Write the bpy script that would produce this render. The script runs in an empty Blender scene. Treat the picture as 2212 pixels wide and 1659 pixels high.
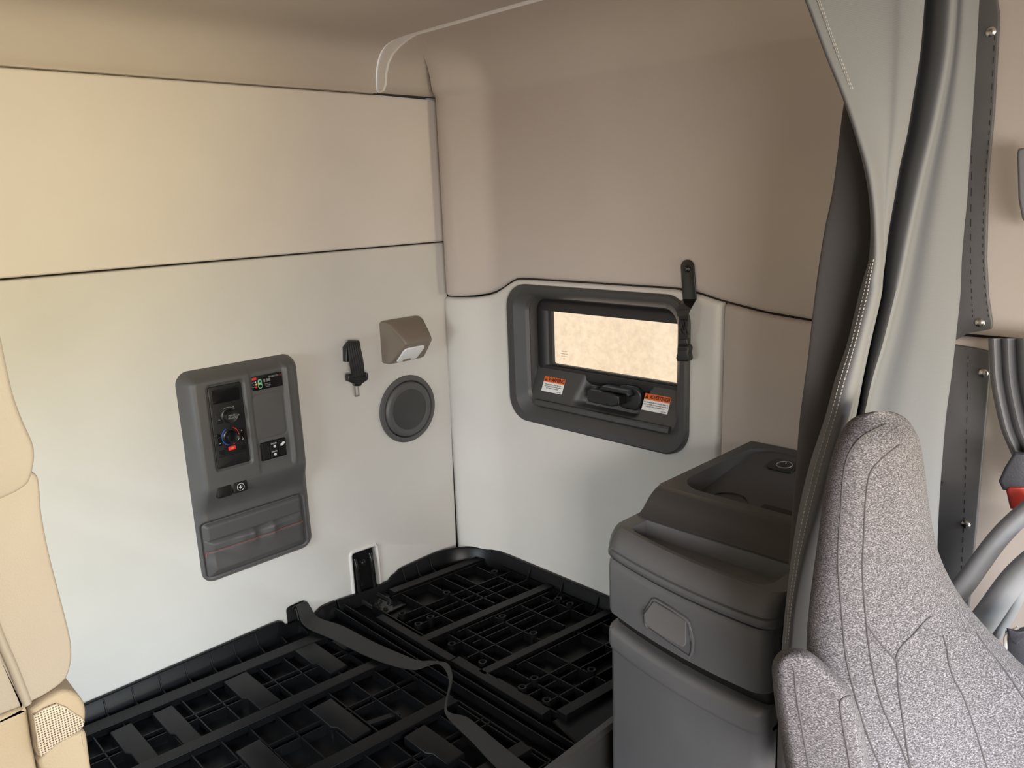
import bpy, bmesh, math, random
from mathutils import Vector, Matrix
random.seed(7)
V = Vector
SC = bpy.context.scene
COL = SC.collection
# ------------------------------------------------------------------ camera (metres; corner of the bunk = origin)
FPX, CX, CY = 1697.46, 1106.0, 829.5
CAM = V((-1.65294938, -1.95274535, 1.15192075))
RX = V((0.711283284152472, -0.18849206492543075, 0.6771608606124698))
RY = V((-0.7019280247940373, -0.13968614561405374, 0.6984159424957528))
RZ = V((-0.037055872598213926, -0.9720897706403644, -0.2316642832254216))
def ray(px, py):
    q = V((px - CX, py - CY, FPX))
    return V((RX.dot(q), RY.dot(q), RZ.dot(q)))
def on(px, py, ax, v):                      # point of the plane axis=v seen at a pixel
    d = ray(px, py); t = (v - CAM[ax]) / d[ax]
    return CAM + d * t
def far(px, py, D):                         # point at horizontal distance D
    d = ray(px, py); t = D / math.hypot(d.x, d.y)
    return CAM + d * t
cam = bpy.data.cameras.new('camera'); camo = bpy.data.objects.new('camera', cam); COL.objects.link(camo)
cam.sensor_fit = 'HORIZONTAL'; cam.sensor_width = 36; cam.lens = FPX / 2212 * 36; cam.clip_start = .02
m = Matrix.Identity(4)
for i, R in enumerate((RX, RY, RZ)):
    m[i][0] = R[0]; m[i][1] = -R[1]; m[i][2] = -R[2]; m[i][3] = CAM[i]
camo.matrix_world = m
SC.camera = camo
SC.view_settings.view_transform = 'Standard'; SC.view_settings.look = 'None'
SC.view_settings.gamma = 1; SC.view_settings.use_curve_mapping = False
SC.view_settings.exposure = 0.0
# ------------------------------------------------------------------ materials
def mat(name, col, rough=.5, bump=0, scale=400, vary=0, spec=.5, metal=0, vscale=6, detail=2):
    M = bpy.data.materials.new(name); M.use_nodes = True
    nt = M.node_tree; b = nt.nodes['Principled BSDF']
    b.inputs['Base Color'].default_value = (*col, 1); b.inputs['Roughness'].default_value = rough
    b.inputs['Metallic'].default_value = metal; b.inputs['Specular IOR Level'].default_value = spec
    tc = nt.nodes.new('ShaderNodeTexCoord')
    if bump:
        n = nt.nodes.new('ShaderNodeTexNoise'); n.inputs['Scale'].default_value = scale; n.inputs['Detail'].default_value = detail
        nt.links.new(tc.outputs['Object'], n.inputs['Vector'])
        bp = nt.nodes.new('ShaderNodeBump'); bp.inputs['Strength'].default_value = bump; bp.inputs['Distance'].default_value = .002
        nt.links.new(n.outputs['Fac'], bp.inputs['Height']); nt.links.new(bp.outputs['Normal'], b.inputs['Normal'])
    if vary:
        n = nt.nodes.new('ShaderNodeTexNoise'); n.inputs['Scale'].default_value = vscale; n.inputs['Detail'].default_value = 3
        nt.links.new(tc.outputs['Object'], n.inputs['Vector'])
        r = nt.nodes.new('ShaderNodeValToRGB')
        r.color_ramp.elements[0].position = .3; r.color_ramp.elements[1].position = .7
        r.color_ramp.elements[0].color = (*[c * (1 - vary) for c in col], 1)
        r.color_ramp.elements[1].color = (*[min(1, c * (1 + vary)) for c in col], 1)
        nt.links.new(n.outputs['Fac'], r.inputs['Fac']); nt.links.new(r.outputs['Color'], b.inputs['Base Color'])
    return M
VINYL = mat('pale_vinyl', (.635, .61, .57), .55, .08, 700, .02)
VINYL2 = mat('pale_vinyl_upper', (.69, .63, .585), .55, .08, 700, .02)
LINER = mat('taupe_headliner', (.50, .435, .39), .7, .12, 900, .02)
TRIMW = mat('liner_trim', (.80, .77, .74), .9, .05, 500)
SEAM = mat('seam_shadow', (.035, .028, .022), .9)
PLAST = mat('charcoal_plastic', (.085, .082, .081), .42, .15, 1500, .04, vscale=20)
BEZEL = mat('bezel_plastic', (.052, .050, .049), .42, .15, 1500, .04, vscale=20)
PLASTD = mat('dark_plastic', (.045, .043, .042), .4, .12, 1500)
CABIN = mat('cabinet_plastic', (.125, .129, .139), .42, .15, 1300, .04, vscale=14)
CABTOP = mat('console_plastic', (.055, .054, .054), .45, .12, 1300)
BLACK = mat('black_plastic', (.012, .012, .012), .35, .05, 900)
GLOSSB = mat('gloss_black', (.008, .008, .009), .2)
TRAYM = mat('tray_plastic', (.004, .004, .0045), .34, .1, 600, .15, spec=.22, vscale=30)
LEATH = mat('charcoal_leatherette', (.075, .070, .070), .45, .25, 900)
WEB = mat('black_webbing', (.016, .0155, .015), .55, .35, 1200)
STEEL = mat('steel', (.62, .60, .57), .25, metal=1)
BPAINT = mat('black_painted_steel', (.01, .01, .01), .18)
LAMP = mat('lamp_taupe', (.19, .155, .12), .45, .08, 1200)
LENS = mat('lamp_lens', (.80, .80, .80), .3)
RUBBER = mat('rubber', (.018, .016, .016), .5)
WHITE = mat('label_white', (.78, .77, .76), .5)
ORANGE = mat('label_orange', (.75, .13, .02), .5)
INK = mat('label_ink', (.012, .011, .011), .6)
MARK = mat('white_marking', (.7, .7, .68), .5)
GREYMARK = mat('grey_marking', (.30, .29, .28), .5)
REDM = mat('red_marking', (.75, .03, .03), .45)
BLUEM = mat('blue_marking', (.02, .10, .55), .45)
GREENM = mat('green_button', (.22, .55, .30), .4)
AMBER = mat('amber_marking', (.75, .45, .12), .5)
STITCH = mat('red_stitching', (.55, .08, .03), .7)
THREAD = mat('pale_thread', (.42, .40, .37), .8)
PADL = mat('cream_leather', (.44, .385, .34), .5, .25, 500, .02)
PADB = mat('tan_plastic', (.47, .38, .28), .5, .35, 420)
PADG = mat('seam_bead', (.42, .37, .32), .45)
CURT = mat('grey_curtain', (.138, .140, .147), .8)
CURTD = mat('blackout_lining', (.060, .056, .055), .85, .2, 700)
STRIPM = mat('grey_leatherette', (.095, .092, .095), .5, .2, 700, .06, vscale=12)
DRAPE = mat('grey_drape', (.20, .20, .21), .6, .1, 600)
PILLAR = mat('pillar_vinyl', (.62, .54, .46), .6, .1, 600)
SKIRT = mat('grey_carpet', (.07, .07, .075), .9, .5, 300)
OUTW = mat('exterior_stucco', (.73, .60, .44), .9, .3, 40, .10, vscale=26)
REDW = mat('red_plastic', (.35, .03, .02), .4)
DARKBAG = mat('dark_nylon', (.045, .045, .055), .5, .2, 300)
def twill():                                  # fine diagonal weave on the curtain
    nt = CURT.node_tree; b = nt.nodes['Principled BSDF']
    tc = nt.nodes.new('ShaderNodeTexCoord'); w = nt.nodes.new('ShaderNodeTexWave'); w.bands_direction = 'DIAGONAL'
    w.inputs['Scale'].default_value = 210; w.inputs['Distortion'].default_value = .4
    bp = nt.nodes.new('ShaderNodeBump'); bp.inputs['Strength'].default_value = .12; bp.inputs['Distance'].default_value = .001
    nt.links.new(tc.outputs['Object'], w.inputs['Vector']); nt.links.new(w.outputs['Fac'], bp.inputs['Height'])
    nt.links.new(bp.outputs['Normal'], b.inputs['Normal'])
twill()
def tweed():
    M = mat('tweed', (.2, .2, .2), .9); nt = M.node_tree; b = nt.nodes['Principled BSDF']
    tc = nt.nodes.new('ShaderNodeTexCoord'); mp = nt.nodes.new('ShaderNodeMapping'); mp.inputs['Scale'].default_value = (1, 1, 2.4)
    n = nt.nodes.new('ShaderNodeTexNoise'); n.inputs['Scale'].default_value = 430; n.inputs['Detail'].default_value = 3; n.inputs['Roughness'].default_value = .7
    r = nt.nodes.new('ShaderNodeValToRGB'); e = r.color_ramp.elements
    e[0].position = .36; e[0].color = (.025, .023, .025, 1); e[1].position = .66; e[1].color = (.245, .228, .25, 1)
    k = e.new(.5); k.color = (.085, .078, .084, 1)
    bp = nt.nodes.new('ShaderNodeBump'); bp.inputs['Strength'].default_value = .5; bp.inputs['Distance'].default_value = .002
    L = nt.links.new
    L(tc.outputs['Object'], mp.inputs['Vector']); L(mp.outputs['Vector'], n.inputs['Vector']); L(n.outputs['Fac'], r.inputs['Fac'])
    L(r.outputs['Color'], b.inputs['Base Color']); L(n.outputs['Fac'], bp.inputs['Height']); L(bp.outputs['Normal'], b.inputs['Normal'])
    return M
TWEED = tweed()
def mesh_grille():                            # perforated speaker cover
    M = mat('perforated_mesh', (.55, .47, .38), .35); nt = M.node_tree; b = nt.nodes['Principled BSDF']
    tc = nt.nodes.new('ShaderNodeTexCoord'); v = nt.nodes.new('ShaderNodeTexVoronoi'); v.inputs['Scale'].default_value = 330
    v.inputs['Randomness'].default_value = .12
    r = nt.nodes.new('ShaderNodeValToRGB'); e = r.color_ramp.elements
    e[0].position = .30; e[0].color = (.12, .09, .07, 1); e[1].position = .42; e[1].color = (.66, .57, .47, 1)
    L = nt.links.new; L(tc.outputs['Object'], v.inputs['Vector']); L(v.outputs['Distance'], r.inputs['Fac']); L(r.outputs['Color'], b.inputs['Base Color'])
    return M
MESHG = mesh_grille()
def glass():
    M = bpy.data.materials.new('window_glass'); M.use_nodes = True; nt = M.node_tree; nt.nodes.clear()
    o = nt.nodes.new('ShaderNodeOutputMaterial'); t = nt.nodes.new('ShaderNodeBsdfTransparent'); t.inputs[0].default_value = (.95, .93, .90, 1)
    g = nt.nodes.new('ShaderNodeBsdfGlossy'); g.inputs['Roughness'].default_value = .05
    x = nt.nodes.new('ShaderNodeMixShader'); x.inputs[0].default_value = .05
    nt.links.new(t.outputs[0], x.inputs[1]); nt.links.new(g.outputs[0], x.inputs[2]); nt.links.new(x.outputs[0], o.inputs[0])
    return M
GLASS = glass()
# ------------------------------------------------------------------ object helpers
def link(name, me, parent=None, label=None, kind=None):
    o = bpy.data.objects.new(name, me); COL.objects.link(o)
    if parent:
        o.parent = parent; o.matrix_parent_inverse = Matrix.Translation(-V(parent.location))
    if label: o['label'] = label
    if kind: o['kind'] = kind
    return o
def tag(o, label, cat, group=None):
    o['label'] = label; o['category'] = cat
    if group: o['group'] = group
    return o
def thing(name, loc, label, cat, group=None):
    o = bpy.data.objects.new(name, None); o.location = loc; o.empty_display_size = .05; COL.objects.link(o)
    return tag(o, label, cat, group)
def obj(name, bm, M, parent=None, ang=38, bev=0, seg=3, sub=0, label=None, kind=None, recalc=True):
    if recalc: bmesh.ops.recalc_face_normals(bm, faces=bm.faces)
    me = bpy.data.meshes.new(name); bm.to_mesh(me); bm.free()
    for p in me.polygons: p.use_smooth = True
    me.set_sharp_from_angle(angle=math.radians(ang))
    me.materials.append(M)
    o = link(name, me, parent, label, kind)
    if bev:
        b = o.modifiers.new('bevel', 'BEVEL'); b.width = bev; b.segments = seg; b.limit_method = 'ANGLE'; b.angle_limit = math.radians(35)
        b.harden_normals = True
    if sub:
        s = o.modifiers.new('subsurf', 'SUBSURF'); s.levels = sub; s.render_levels = sub
    return o
class Frame:
    def __init__(s, O, A, B, N): s.O, s.A, s.B, s.N = V(O), V(A).normalized(), V(B).normalized(), V(N).normalized()
    def __call__(s, a, b, c=0): return s.O + s.A * a + s.B * b + s.N * c
    def mat(s, a, b, c):
        m = Matrix.Identity(4); P = s(a, b, c)
        for i in range(3): m[i][0], m[i][1], m[i][2], m[i][3] = s.A[i], s.B[i], s.N[i], P[i]
        return m
FB = Frame((0, 0, 0), (1, 0, 0), (0, 0, 1), (0, -1, 0))
FR = Frame((0, 0, 0), (0, -1, 0), (0, 0, 1), (-1, 0, 0))
FZ = Frame((0, 0, 0), (1, 0, 0), (0, 1, 0), (0, 0, 1))
def loft(bm, rings, cap0=True, cap1=True, close=True):
    vs = [[bm.verts.new(p) for p in r] for r in rings]; n = len(rings[0])
    for i in range(len(vs) - 1):
        for j in range(n if close else n - 1):
            bm.faces.new((vs[i][j], vs[i][(j + 1) % n], vs[i + 1][(j + 1) % n], vs[i + 1][j]))
    if cap0: bm.faces.new(vs[0][::-1])
    if cap1: bm.faces.new(vs[-1])
    return vs
def inset(poly, d):
    n = len(poly); out = []
    ar = sum(poly[i][0] * poly[(i + 1) % n][1] - poly[(i + 1) % n][0] * poly[i][1] for i in range(n))
    s = 1 if ar > 0 else -1
    for i in range(n):
        p0, p1, p2 = poly[i - 1], poly[i], poly[(i + 1) % n]
        e1 = V((p1[0] - p0[0], p1[1] - p0[1])); e2 = V((p2[0] - p1[0], p2[1] - p1[1]))
        if e1.length < 1e-9 or e2.length < 1e-9: out.append(tuple(p1)); continue
        e1.normalize(); e2.normalize()
        n1 = V((-e1.y, e1.x)) * s; n2 = V((-e2.y, e2.x)) * s; nn = n1 + n2
        if nn.length < 1e-6: nn = n1
        nn.normalize(); k = min(2.5, 1 / max(.3, nn.dot(n1)))
        out.append((p1[0] + nn.x * d * k, p1[1] + nn.y * d * k))
    return out
def rrect(a0, b0, a1, b1, r, n=6):
    out = []
    for (x, y, t) in ((a1 - r, b0 + r, -90), (a1 - r, b1 - r, 0), (a0 + r, b1 - r, 90), (a0 + r, b0 + r, 180)):
        for i in range(n + 1):
            an = math.radians(t + 90 * i / n); out.append((x + r * math.cos(an), y + r * math.sin(an)))
    return out
def pad(bm, F, poly, c0, c1, r, k=4, back=True):           # slab with rounded front edge
    rings = [[F(p[0], p[1], c0) for p in poly]]
    for i in range(k + 1):
        t = i / k * math.pi / 2
        q = inset(poly, r * (1 - math.cos(t)))
        rings.append([F(p[0], p[1], c1 - r + r * math.sin(t)) for p in q])
    loft(bm, rings, back, True); return bm
def pado(name, F, poly, c0, c1, r, M, parent=None, **k):
    return obj(name, pad(bmesh.new(), F, poly, c0, c1, r), M, parent, **k)
def boxm(bm, F, a0, a1, b0, b1, c0, c1):
    P = [(a0, b0), (a1, b0), (a1, b1), (a0, b1)]
    loft(bm, [[F(x, y, c0) for x, y in P], [F(x, y, c1) for x, y in P]]); return bm
def ringm(bm, F, levels):                                   # closed sweep of same-count outlines: [(poly, c), ...]
    R = [[F(p[0], p[1], c) for p in poly] for poly, c in levels]
    loft(bm, R, False, False); return bm
def lathe(bm, F, a, b, prof, n=40, c0=0):
    rings = []
    for r, h in prof:
        rings.append([F(a + r * math.cos(2 * math.pi * i / n), b + r * math.sin(2 * math.pi * i / n), c0 + h) for i in range(n)])
    loft(bm, rings, True, True); return bm
def smooth(pts, n):                                         # Catmull-Rom
    out = []
    P = [V(p) for p in pts]
    for i in range(len(P) - 1):
        a, b, c, d = P[max(i - 1, 0)], P[i], P[i + 1], P[min(i + 2, len(P) - 1)]
        for j in range(n):
            t = j / n
            out.append(.5 * ((2 * b) + (c - a) * t + (2 * a - 5 * b + 4 * c - d) * t * t + (3 * b - a - 3 * c + d) * t ** 3))
    out.append(P[-1]); return out
def tube(bm, pts, r, n=6, closed=False):
    rings = []; N = len(pts)
    for i, p in enumerate(pts):
        t = (V(pts[min(i + 1, N - 1)]) - V(pts[max(i - 1, 0)])).normalized()
        u = t.orthogonal().normalized() if i == 0 else (u - t * u.dot(t)).normalized()
        w = t.cross(u)
        rings.append([V(p) + (u * math.cos(2 * math.pi * k / n) + w * math.sin(2 * math.pi * k / n)) * r for k in range(n)])
    loft(bm, rings); return bm
def ribbon(bm, pts, sides, th):                             # band: centre points, half-width vectors, thickness
    rings = []; N = len(pts)
    for i, p in enumerate(pts):
        t = (pts[min(i + 1, N - 1)] - pts[max(i - 1, 0)]).normalized(); s = sides[i]; nn = t.cross(s).normalized() * th / 2
        rings.append([p - s - nn, p + s - nn, p + s + nn, p - s + nn])
    loft(bm, rings); return bm
def sdr(a, b, a0, b0, a1, b1, r):
    qx = abs(a - (a0 + a1) / 2) - (a1 - a0) / 2 + r; qy = abs(b - (b0 + b1) / 2) - (b1 - b0) / 2 + r
    return r - math.hypot(max(qx, 0), max(qy, 0)) - min(max(qx, qy), 0)
def sst(x, a, b):
    t = max(0, min(1, (x - a) / (b - a))); return t * t * (3 - 2 * t)
def hfield(bm, F, a0, b0, a1, b1, r, step, h):              # relief over a rounded rectangle
    na, nb = max(2, round((a1 - a0) / step)), max(2, round((b1 - b0) / step)); g = {}
    for i in range(na + 1):
        for j in range(nb + 1):
            a, b = a0 + (a1 - a0) * i / na, b0 + (b1 - b0) * j / nb
            d = sdr(a, b, a0, b0, a1, b1, r)
            if d < -step * 1.2: continue
            if d < 0:
                e = 1e-4; gx = (sdr(a + e, b, a0, b0, a1, b1, r) - d) / e; gy = (sdr(a, b + e, a0, b0, a1, b1, r) - d) / e
                a -= gx * d; b -= gy * d; d = 0
            g[i, j] = bm.verts.new(F(a, b, h(a, b, max(0, d))))
    for i in range(na):
        for j in range(nb):
            q = [g.get(k) for k in ((i, j), (i + 1, j), (i + 1, j + 1), (i, j + 1))]
            if None not in q: bm.faces.new(q)
    return bm
def text(name, s, F, a, b, c, size, M, parent, align='CENTER', skew=0, sx=1, ext=.0002, bold=0):
    cu = bpy.data.curves.new(name, 'FONT'); cu.body = s; cu.size = size; cu.align_x = align; cu.align_y = 'CENTER'; cu.extrude = ext
    cu.resolution_u = 2; cu.offset = bold; cu.space_line = 1.0; cu.shear = skew
    t = bpy.data.objects.new(name, cu); COL.objects.link(t)
    me = bpy.data.meshes.new_from_object(t.evaluated_get(bpy.context.evaluated_depsgraph_get()))
    bpy.data.objects.remove(t); bpy.data.curves.remove(cu)
    me.transform(Matrix.Diagonal((sx, 1, 1, 1))); me.transform(F.mat(a, b, c)); me.materials.clear(); me.materials.append(M); me.name = name
    return link(name, me, parent)
# ------------------------------------------------------------------ the sleeper shell
def interp(tab, x):
    if x <= tab[0][0]: return tab[0][1]
    for (x0, y0), (x1, y1) in zip(tab, tab[1:]):
        if x <= x1: return y0 + (y1 - y0) * (x - x0) / (x1 - x0)
    return tab[-1][1]
wb = obj('wall_back', boxm(bmesh.new(), FB, -1.97, .03, -.62, 1.47, -.05, -.02), SEAM, kind='structure')
def arc(cx, cy, r, t0, t1, n=6): return [(cx + r * math.cos(math.radians(t0 + (t1 - t0) * i / n)), cy + r * math.sin(math.radians(t0 + (t1 - t0) * i / n))) for i in range(n + 1)]
low = [(-1.95, -.58), (-.700, -.58), (-.700, .006)] + arc(-.690, .010, .010, 180, 90, 3) + arc(-.648, .010, .010, 90, 0, 3) + [(-.638, -.58),
       (-.475, -.58)] + [(-.475, .092)] + arc(-.463, .098, .012, 180, 95, 4) + arc(-.394, .094, .012, 85, 0, 4) + [(-.380, -.58), (-.05, -.58), (-.054, 0), (-.050, .2), (-.045, .45), (-.036, .75), (-.026, 1.0195), (-1.95, 1.0195)]
pado('lower_panel', FB, low, -.02, 0, .006, VINYL, wb, kind='structure')
bm = bmesh.new(); tube(bm, smooth([FB(a, b, .001) for a, b in [(-.477, -.03), (-.477, .04), (-.477, .092)] + arc(-.464, .099, .013, 175, 95, 3) + arc(-.393, .095, .014, 85, 5, 3) + [(-.378, .04), (-.378, -.03)]], 3), .0055, 8); obj('cutout_bead', bm, VINYL, wb, kind='structure')
up = [(-1.95, 1.0235), (-.024, 1.0235), (-.020, 1.25), (-.010, 1.39)] + arc(-.058, 1.398, .048, 0, 88, 8) + [(-.25, 1.449), (-.7, 1.450), (-1.95, 1.450)]
pado('upper_panel', FB, up, -.02, .003, .007, VINYL2, wb, kind='structure')
# right wall: headliner wraps the rear corner, coves into the roof
CORN = [(-.014, .014), (-.042, -.012), (-.070, -.040), (-.074, -.062), (-.060, -.092), (-.036, -.128), (-.013, -.164), (-.003, -.185), (0, -.21)]
CORL = [(-.030, .014), (-.048, .002), (-.055, -.022), (-.054, -.045), (-.043, -.080), (-.026, -.120), (-.009, -.160), (-.003, -.185), (0, -.21)]
ZS = [(.0, .850), (.12, .853), (.165, .860), (.185, .867), (.204, .877), (.245, .899), (.267, .909), (.290, .913), (.33, .914), (.80, .914), (.847, .913), (.902, .906), (.966, .891), (1.08, .872), (1.19, .8625), (1.3, .860), (2.2, .860)]
DB = [(1.4525, .010), (1.458, .030), (1.475, .042), (1.50, .047), (1.525, .060), (1.545, .082), (1.560, .115), (1.570, .150), (1.575, .172), (1.577, .19)]
DR = [(1.452, 0), (1.462, .003), (1.475, .008), (1.50, .022), (1.525, .045), (1.545, .075), (1.560, .115), (1.570, .155), (1.575, .20), (1.577, .25)]
def plan_cols(corner, a1, step):
    C = [(V((x, y)), None) for x, y in corner]
    pts = [p for p, _ in C]; out = []
    for i, p in enumerate(pts):
        t = (pts[min(i + 1, len(pts) - 1)] - pts[max(i - 1, 0)]).normalized()
        out.append((p, V((t.y, -t.x)) if V((t.y, -t.x)).x < 0 else V((-t.y, t.x)), i / (len(pts) - 1)))
    out[-1] = (out[-1][0], V((-1, 0)), 1.0)
    a = -pts[-1].y
    n = max(1, round((a1 - a) / step))
    for k in range(1, n + 1): out.append((V((0, -(a + (a1 - a) * k / n))), V((-1, 0)), 1.0))
    return out
wr = bmesh.new()
for (a0, a1, b0, b1) in ((-.02, .30, -.62, 1.6), (.30, .862, -.62, .52), (.30, .862, .875, 1.6), (.862, 1.85, -.62, 1.6)): boxm(wr, FR, a0, a1, b0, b1, -.06, -.02)
wr = obj('wall_right', wr, SEAM, kind='structure')
bm = bmesh.new(); cols = [(V((-.25, 0)), V((0, -1)), 0), (V((-.20, 0)), V((0, -1)), 0), (V((-.14, 0)), V((0, -1)), 0), (V((-.09, 0)), V((0, -1)), 0)] + plan_cols(CORN, 1.86, .02)
grid = []
for ci, (p, n, w) in enumerate(cols):
    zs = interp(ZS, max(0, -p.y)) + .004; col = []
    for k, (f, dd) in enumerate(((-.001, -.014), (.002, -.005), (.009, -.001), (.022, 0))): col.append((zs + f, dd))
    for k in range(1, 11): col.append((zs + .022 + (1.440 - zs - .022) * k / 10, 0))
    for (z, d1), (_, d2) in zip(DB, DR): col.append((z, d1 * (1 - w) + d2 * w))
    e = V((p.x, -.19)) if ci < 4 else V((-.25, -.19 * (1 - w) + p.y * w)); dm = .19 * (1 - w) + .25 * w
    grid.append([bm.verts.new((*(p + (e - p) * (d / dm)), z) if d > 0 else (p.x + n.x * d, p.y + n.y * d, z)) for z, d in col])
for i in range(len(grid) - 1):
    for k in range(len(grid[0]) - 1):
        if i < 4 and k < 14: continue
        bm.faces.new((grid[i][k], grid[i + 1][k], grid[i + 1][k + 1], grid[i][k + 1]))
for v in [v for v in bm.verts if not v.link_faces]: bm.verts.remove(v)
obj('headliner_panel', bm, LINER, wr, ang=50, recalc=False, kind='structure')
obj('corner_filler', boxm(bmesh.new(), FB, -.062, .012, 1.385, 1.452, -.019, -.010), LINER, wr, kind='structure')
# exposed flange of the headliner along the step (plane x = -0.25)
HP = [(.002, 1.452), (.003, 1.47), (.006, 1.50), (.014, 1.525), (.030, 1.55), (.055, 1.568), (.090, 1.578), (.14, 1.582), (.20, 1.583)]
LP = [(d, z) for z, d in DB]
bm = bmesh.new(); rings = []
for i in range(len(LP)):
    h = interp([(z, d) for d, z in HP], LP[i][1]) if LP[i][1] < 1.56 else None
    j = min(i, len(HP) - 1); h, hz = HP[j]
    rings.append([(-.2535, -LP[i][0] - .001, LP[i][1]), (-.2535, -h + .008, hz + .007), (-.247, -h + .008, hz + .007), (-.247, -LP[i][0] - .002, LP[i][1])])
rings.append([(-.2535, -1.86, 1.577), (-.2535, -1.86, 1.59), (-.247, -1.86, 1.59), (-.247, -1.86, 1.577)])
loft(bm, rings); obj('trim_1', bm, TRIMW, None, kind='structure')
# roof: rear header coves up from the back wall
bm = bmesh.new(); prof = [(.016, 1.452), (.004, 1.456)] + [(-d - (.004 if i < 1 else 0), z) for i, (d, z) in enumerate(HP)] + [(-.27, 1.5834), (-.36, 1.5837), (-.5, 1.584), (-.72, 1.5843), (-1.05, 1.5846), (-1.6, 1.585), (-2.4, 1.5855), (-3.4, 1.586)]
prof = [(y, z) for y, z in smooth([(y, z, 0) for y, z in prof], 4) for y, z in [(y, z)]] if False else [(p.x, p.y) for p in smooth([(y, z, 0) for y, z in prof], 4)]
for k in range(2):
    pass
loft(bm, [[(x, y, z) for y, z in prof] for x in (-1.97, -1.5, -1.0, -.6, -.256)], False, False, False)
ceil = obj('ceiling', bm, LINER, None, ang=50, kind='structure')
bm = bmesh.new(); loft(bm, [[(x, y, 1.612) for y in (.05, -3.4)] for x in (-2.0, .06)], False, False, False); obj('roof_skin', bm, SEAM, ceil, kind='structure')
# lower trim panel with the window opening, then the forward panel
def lower(name, cols, zoff, hole, ends):
    bm = bmesh.new(); g = []
    for ci, (p, n, w) in enumerate(cols):
        zt = interp(ZS, max(0, -p.y)) - .004; c = []
        for k in range(41): c.append((-.58 + .40 * k / 6 if k < 6 else -.18 + (zt - .022 + .18) * (k - 6) / 34, 0))
        c += [(zt - .008, -.001), (zt - .001, -.005), (zt + .002, -.014)]
        e = 0
        if ends[0] and ci < 3: e = (-.016, -.005, -.001)[ci]
        if ends[1] and ci > len(cols) - 4: e = (-.016, -.005, -.001)[len(cols) - 1 - ci]
        g.append([bm.verts.new((p.x + n.x * (d + e), p.y + n.y * (d + e), z)) for z, d in c])
    for i in range(len(g) - 1):
        for k in range(len(g[0]) - 1):
            q = (g[i][k], g[i + 1][k], g[i + 1][k + 1], g[i][k + 1])
            m = sum((v.co for v in q), V()) / 4
            if hole and .292 < -m.y < .862 and .515 < m.z < .880: continue
            bm.faces.new(q)
    return obj(name, bm, VINYL if hole else LINER, wr, ang=50, recalc=False, kind='structure')
cl = plan_cols(CORL, .950, .02); cl += [(V((0, -a)), V((-1, 0)), 1.0) for a in (.960, .969, .973)]
lower('lower_panel', cl, 0, True, (False, True))
cf = [(V((0, -a)), V((-1, 0)), 1.0) for a in (.9755, .979, .990, 1.02, 1.06, 1.1, 1.15, 1.2, 1.3, 1.4, 1.5, 1.6, 1.7, 1.86)]
lower('forward_panel', cf, 0, False, (True, False))
lw = bmesh.new()
for y0, y1, z0, z1 in ((-.30, .03, -.62, 1.62), (-2.35, -.86, -.62, 1.62), (-.86, -.30, -.62, .50), (-.86, -.30, .90, 1.62), (-3.4, -3.15, -.62, 1.62), (-3.15, -2.35, -.62, .55), (-3.15, -2.35, 1.15, 1.62)): boxm(lw, FZ, -2.02, -1.96, y0, y1, z0, z1)
obj('wall_left', lw, VINYL, kind='structure')
obj('floor', boxm(bmesh.new(), FZ, -2.05, .06, -3.4, .05, -.66, -.60), SKIRT, kind='structure')
# ------------------------------------------------------------------ side window
rr = rrect
OUT = rr(.250, .482, .889, .900, .072, 10); INN = rr(.322, .537, .846, .863, .046, 10)
bm = bmesh.new()
mid = [(INN[i][0] * .42 + OUT[i][0] * .58, INN[i][1] * .42 + OUT[i][1] * .58) for i in range(len(OUT))]
mid2 = [(INN[i][0] * .9 + OUT[i][0] * .1, INN[i][1] * .9 + OUT[i][1] * .1) for i in range(len(OUT))]
ringm(bm, FR, [(OUT, -.006), (OUT, .010), (inset(OUT, .002), .015), (inset(OUT, .006), .017), (mid, .016), (inset(mid, .003), .0145), (mid2, -.001), (INN, -.010), (inset(INN, -.001), -.014)])
w1 = obj('window_1', bm, BEZEL, None, ang=22, kind='structure')
SO = rr(.318, .622, .862, .848, .03, 10); SI = rr(.368, .656, .840, .824, .006, 10)
bm = bmesh.new(); ringm(bm, FR, [(inset(INN, -.001), -.014), (inset(INN, -.004), -.030), (rr(.312, .60, .866, .850, .035, 10), -.058)])
obj('reveal', bm, PLAST, w1, ang=50, kind='structure')
bm = bmesh.new(); ringm(bm, FR, [(inset(SO, -.01), -.060), (SO, -.050), (inset(SO, .006), -.046), (inset(SO, .03), -.047), (inset(SI, -.012), -.052), (inset(SI, -.010), -.056), (SI, -.058), (SI, -.070)])
obj('sash_frame', bm, RUBBER, w1, ang=40, kind='structure')
obj('pane', boxm(bmesh.new(), FR, .360, .848, .648, .832, -.066, -.062), GLASS, w1, kind='structure')
for i, (s, sz) in enumerate((('AS2 E13 43R', .0042), ('TEMPERED M50', .0042), ('DOT 459 T4', .0042), ('E4', .005))):
    text('pane_print', s, FR, .412, .698 - .0075 * i, -.0615, sz, GREYMARK, w1)
FS = Frame(FR(0, .55, -.004), FR.A, FR.B * .095 - FR.N * .044, FR.A.cross((FR.B * .095 - FR.N * .044)))
LS = math.hypot(.095, .044)
bm = bmesh.new(); g = []
NA, NB = 70, 22
for i in range(NA + 1):
    a = .318 + .536 * i / NA; r = []
    for j in range(NB + 1):
        v = -.012 + (LS + .014) * j / NB; k = v / LS
        d = .034 * sst(a, .478 + .03 * k, .512 + .02 * k) * (1 - sst(a, .70 + .03 * k, .715 + .03 * k)) * sst(v, .004, .028)
        r.append(bm.verts.new(FS(a, v, -d)))
    g.append(r)
for i in range(NA):
    for j in range(NB): bm.faces.new((g[i][j], g[i + 1][j], g[i + 1][j + 1], g[i][j + 1]))
obj('sill_panel', bm, BEZEL, w1, ang=50, recalc=False, kind='structure')
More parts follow.
